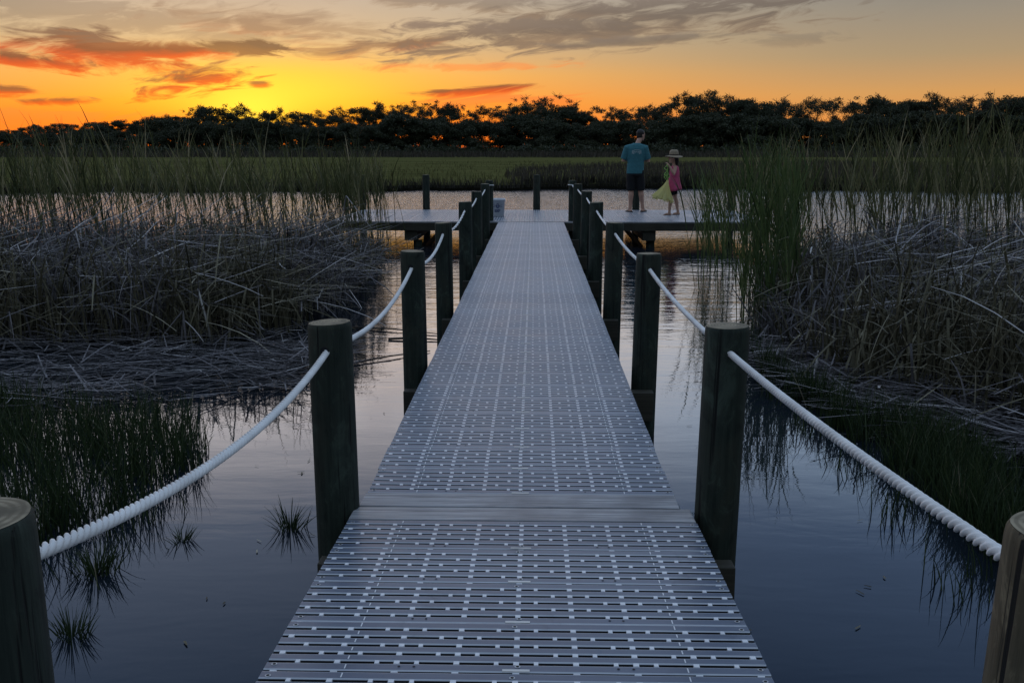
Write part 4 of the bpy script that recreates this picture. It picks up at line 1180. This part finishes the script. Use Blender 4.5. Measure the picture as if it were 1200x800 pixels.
        fc = bm.faces.new(lo); ex = bmesh.ops.extrude_face_region(bm, geom=[fc])
        for v in [e_ for e_ in ex['geom'] if isinstance(e_, bmesh.types.BMVert)]: v.co.z += 0.018
        sl = obj('sandal', bm, M['sandal'], root)
        bm = bmesh.new()
        tube(bm, [c0+d*0.06+sdv*0.05+Vector((0, 0, .02)), c0+d*0.075+Vector((0, 0, 0.072)), c0+d*0.06-sdv*0.05+Vector((0, 0, .02))], 0.012, 8)
        obj('strap', bm, M['strap'], sl)
    # pale back print: a curved line of marks over a winged shape
    bm = bmesh.new()
    def surf(x_, z_):
        k_ = (z_-1.27)/0.12; rx = 0.206+0.010*k_; ry = 0.140-0.006*k_
        return Vector((x_, -ry*math.sqrt(max(0.02, 1-(x_/rx)**2))-0.006, z_))
    def quad(x0, x1, z0, z1, tw=0):
        bm.faces.new([bm.verts.new(surf(a, b)) for a, b in ((x0, z0), (x1, z0+tw), (x1, z1+tw), (x0, z1))])
    for i in range(9):
        x_ = -0.092+0.022*i; quad(x_, x_+0.015, 1.352-6*(x_*x_)*0.3, 1.372-6*(x_*x_)*0.3)
    for sx in (-1, 1):
        for i in range(5):
            x_ = sx*(0.022+0.017*i); quad(min(x_, x_+sx*0.013), max(x_, x_+sx*0.013), 1.300-0.006*i+0.012*(i % 2), 1.330+0.002*i)
        quad(min(sx*0.05, sx*0.075), max(sx*0.05, sx*0.075), 1.275, 1.29)
    quad(-0.008, 0.010, 1.31, 1.34)
    obj('print', bm, M['print'], root)
man()
def child():
    g = on_z(788.5, 251.8, 0.003)
    root = tag(empty('person', g), 'barefoot child in pink dress and straw hat stepping left along the platform', 'person')
    bm = bmesh.new(); s = 0.74
    F_ = Vector((-1, 0.12, 0)).normalized()
    HIP = 0.66
    aF, aB = Vector((-0.085, -0.06, 0.062)), Vector((0.115, 0.06, 0.066))
    for an, kn, y in ((aF, Vector((-0.075, -0.055, 0.36)), -0.055), (aB, Vector((0.045, 0.055, 0.36)), 0.055)):
        hip = Vector((0.0, y, HIP)); sh = kn.lerp(an, .3)+Vector((0.012, 0, 0))
        tube(bm, [hip, hip.lerp(kn, .5), kn, sh, kn.lerp(an, .7), an], [0.066, 0.056, 0.042, 0.043, 0.032, 0.027], 14)
        foot(bm, an, F_, 0.80)
    loft(bm, [(0, 0, 0.60, 0.075, 0.10), (0, 0, 0.70, 0.082, 0.115), (0.0, 0, 0.80, 0.076, 0.104), (-0.005, 0, 0.92, 0.082, 0.112), (0, 0, 1.01, 0.072, 0.115), (0, 0, 1.05, 0.045, 0.05)], 18)
    hc = Vector((-0.03, 0, 1.195))
    tube(bm, [(0, 0, 1.02), (-0.008, 0, 1.08), (-0.018, 0, 1.14)], [0.042, 0.039, 0.040], 12)
    f, sd, rot = head(bm, hc, 0.90, F_)
    # near arm lifted to hold the net, far arm forward too
    sh = Vector((0.0, -0.125, 0.995)); el_ = Vector((-0.03, -0.20, 0.86)); wr = Vector((-0.13, -0.165, 1.03))
    tube(bm, [(0, -0.08, 1.0), sh, sh.lerp(el_, .5), el_, el_.lerp(wr, .4), wr], [0.04, 0.040, 0.035, 0.030, 0.030, 0.021], 12)
    hand(bm, wr, (-0.55, 0.1, 0.8), (0.6, -0.5, 0.5), 0.75, 0.75)
    sh = Vector((0.0, 0.125, 0.995)); el_ = Vector((0.045, 0.165, 0.80)); wr = Vector((-0.03, 0.15, 0.64))
    tube(bm, [(0, 0.08, 1.0), sh, sh.lerp(el_, .5), el_, el_.lerp(wr, .4), wr], [0.04, 0.040, 0.035, 0.030, 0.030, 0.021], 12)
    hand(bm, wr, (-0.3, 0, -1), (0, 1, 0), 0.75, 0.3)
    remeshed('body', bm, M['child_skin'], root, 0.007, 3)
    bm = bmesh.new()
    n = 30; rings = []
    for z, rx, ry, am in ((1.035, 0.055, 0.075, 0), (1.0, 0.084, 0.124, 0), (0.92, 0.098, 0.130, 0.0), (0.80, 0.105, 0.132, 0.02), (0.68, 0.132, 0.152, 0.05), (0.56, 0.158, 0.172, 0.08), (0.515, 0.166, 0.178, 0.09)):
        rings.append([bm.verts.new((0.004+rx*(1+am*math.sin(7*2*PI*k/n))*math.cos(2*PI*k/n), ry*(1+am*math.sin(7*2*PI*k/n+0.6))*math.sin(2*PI*k/n), z+(0.03*math.cos(2*PI*k/n) if z < 0.6 else 0))) for k in range(n)])
    for a, b in zip(rings, rings[1:]):
        for k in range(n):
            fc = bm.faces.new((a[k], b[k], b[(k+1) % n], a[(k+1) % n])); fc.smooth = True
    o = obj('dress', bm, M['dress'], root)
    md = o.modifiers.new('thick', 'SOLIDIFY'); md.thickness = 0.006; md.offset = 0
    bm = bmesh.new()
    for kn, y in ((Vector((-0.062, -0.055, 0.43)), -0.055), (Vector((0.036, 0.055, 0.43)), 0.055)):
        tube(bm, [(0, y, 0.66), kn], [0.074, 0.060], 16)
    remeshed('shorts', bm, M['shorts'], root, 0.009, 2)
    bm = bmesh.new()
    ell(bm, hc+Vector((0, 0, 0.035))-f*0.012, (0.075, 0.090, 0.088), rot, 18)
    tube(bm, [hc-f*0.06, hc-f*0.072+Vector((0, 0, -0.08)), hc-f*0.06+Vector((0, 0, -0.16))], [0.055, 0.050, 0.030], 12)
    remeshed('hair', bm, M['hair'], root, 0.008, 2)
    bm = bmesh.new()
    for k in (-1, 1): ell(bm, hc+sd*k*0.028+f*0.080+Vector((0, 0, 0.004)), (0.010, 0.006, 0.0065), rot)
    obj('eyes', bm, M['hair'], root, smooth=True)
    # straw hat
    hz = 1.245
    hat = tag(empty('straw_hat', (g.x-0.02, g.y, hz+0.003)), 'wide brimmed straw hat with dark band worn by the child', 'hat')
    bm = bmesh.new(); n = 36
    prof = [(0.182, -0.030), (0.178, -0.020), (0.145, -0.012), (0.098, 0.004), (0.094, 0.03), (0.090, 0.075), (0.078, 0.108), (0.050, 0.124), (0.0, 0.120)]
    rings = []
    for r_, z_ in prof:
        if r_ == 0: rings.append([bm.verts.new((0, 0, z_))]); continue
        rings.append([bm.verts.new((r_*math.cos(2*PI*k/n), r_*math.sin(2*PI*k/n), z_+(0.012*math.sin(2*2*PI*k/n+0.8)*(r_-0.09)/0.09 if r_ > 0.1 else 0))) for k in range(n)])
    for a, b in zip(rings, rings[1:]):
        for k in range(n):
            fc = bm.faces.new((a[k], a[(k+1) % n], b[(k+1) % n], b[k])) if len(b) > 1 else bm.faces.new((a[k], a[(k+1) % n], b[0])); fc.smooth = True
    o = obj('crown_and_brim', bm, M['straw'], hat)
    md = o.modifiers.new('thick', 'SOLIDIFY'); md.thickness = 0.004; md.offset = 1
    bm = bmesh.new()
    rings = [[bm.verts.new((r_*math.cos(2*PI*k/n), r_*math.sin(2*PI*k/n), z_)) for k in range(n)] for r_, z_ in ((0.104, 0.006), (0.1015, 0.030))]
    for k in range(n): fc = bm.faces.new((rings[0][k], rings[0][(k+1) % n], rings[1][(k+1) % n], rings[1][k])); fc.smooth = True
    obj('band', bm, M['band'], hat)
    # lime netting hanging from the near hand
    kx, ky = g.x-0.175, g.y-0.18
    net = tag(empty('green_netting', (kx, ky, 0.50)), 'gathered lime green netting with dangling ribbons hanging from the hand of the child', 'netting')
    bm = bmesh.new(); n = 96
    rows = []
    for t_ in np.linspace(0, 1, 12):
        z_ = 0.24-0.40*t_; row = []
        rx = 0.018+0.185*t_**1.3; ry = 0.018+0.105*t_; cx = -0.095*t_**1.2+0.012
        for k in range(n):
            a = 2*PI*k/n; am = 1+0.15*t_*math.sin(9*a+2*t_)+0.09*t_*math.sin(17*a+3*t_)+0.05*t_*math.sin(29*a)
            row.append(bm.verts.new((cx+rx*am*math.cos(a), ry*am*math.sin(a), z_+0.075*t_*(-math.cos(a))*0.55+0.022*t_*math.sin(5*a)+0.02*t_*math.sin(11*a+1))))
        rows.append(row)
    for a, b in zip(rows, rows[1:]):
        for k in range(n):
            fc = bm.faces.new((a[k], a[(k+1) % n], b[(k+1) % n], b[k])); fc.smooth = True
    o = obj('skirt', bm, M['tulle'], net)
    md = o.modifiers.new('thick', 'SOLIDIFY'); md.thickness = 0.003
    def ribbon(pts, w):
        bm = bmesh.new(); prev = None
        for i, p in enumerate(pts):
            p = Vector(p); a = i*0.5; d = Vector((math.cos(a), math.sin(a)*0.6, 0))*w*0.5
            cur = (bm.verts.new(p-d), bm.verts.new(p+d))
            if prev: fc = bm.faces.new((prev[0], prev[1], cur[1], cur[0])); fc.smooth = True
            prev = cur
        o = obj('ribbon', bm, M['ribbon'], net); md = o.modifiers.new('t', 'SOLIDIFY'); md.thickness = 0.003
    ribbon([(0.004+0.008*math.sin(i*0.9), 0, 0.24+0.34*i/20) for i in range(21)], 0.035)
    ribbon([(-0.035+0.030*math.sin(i*0.55), -0.02, 0.27+0.27*i/24) for i in range(25)], 0.030)
    ribbon([(-0.010-0.05*math.sin(PI*i/14), -0.03, 0.25+0.13*i/14) for i in range(15)], 0.022)
    ribbon([(0.030-0.02*math.sin(i*0.6), -0.02, 0.24+0.16*i/14) for i in range(15)], 0.022)
child()

# ------------------------------------------------------------------ small things
def stick(a, b, r, label, z=WATER+0.012):
    p, q = on_z(*a, z), on_z(*b, z); bm = bmesh.new()
    m_ = p.lerp(q, 0.5)+Vector((0.02, 0.03, 0.01))
    tube(bm, [p, p.lerp(m_, .5), m_, q], [r, r*0.95, r*0.8, r*0.5], 7)
    tag(obj('fallen_stem', bm, M['bark']), label, 'stem', 'dead stems floating left of the walkway')
stick((405, 383), (512, 391), 0.010, 'long dark stem floating behind the second left post, the farthest one')
stick((455, 397), (512, 398), 0.013, 'short thick dark stem floating between second left post and the deck')
stick((400, 428), (504, 411), 0.009, 'thin dark stem floating slantwise in front of the second left post')
def pale_stem(pts, Y, r, label):
    bm = bmesh.new(); P = [at_y(a, b, Y+0.05*i) for i, (a, b) in enumerate(pts)]
    tube(bm, P, [r, r*0.9, r*0.6][:len(P)] if len(P) <= 3 else r, 6)
    tag(obj('pale_reed_stem', bm, M['palestem']), label, 'stem')
M['palestem'] = simple('pale dry stem', (0.36, 0.34, 0.31), 0.7, 0.2, 30)
pale_stem([(248, 400), (240, 368), (232, 338)], 8.9, 0.012, 'pale bent reed stem standing out from the left dead reed mound')
pale_stem([(952, 438), (958, 425), (956, 417)], 7.6, 0.011, 'short pale broken stem sticking up at the edge of the right bank')
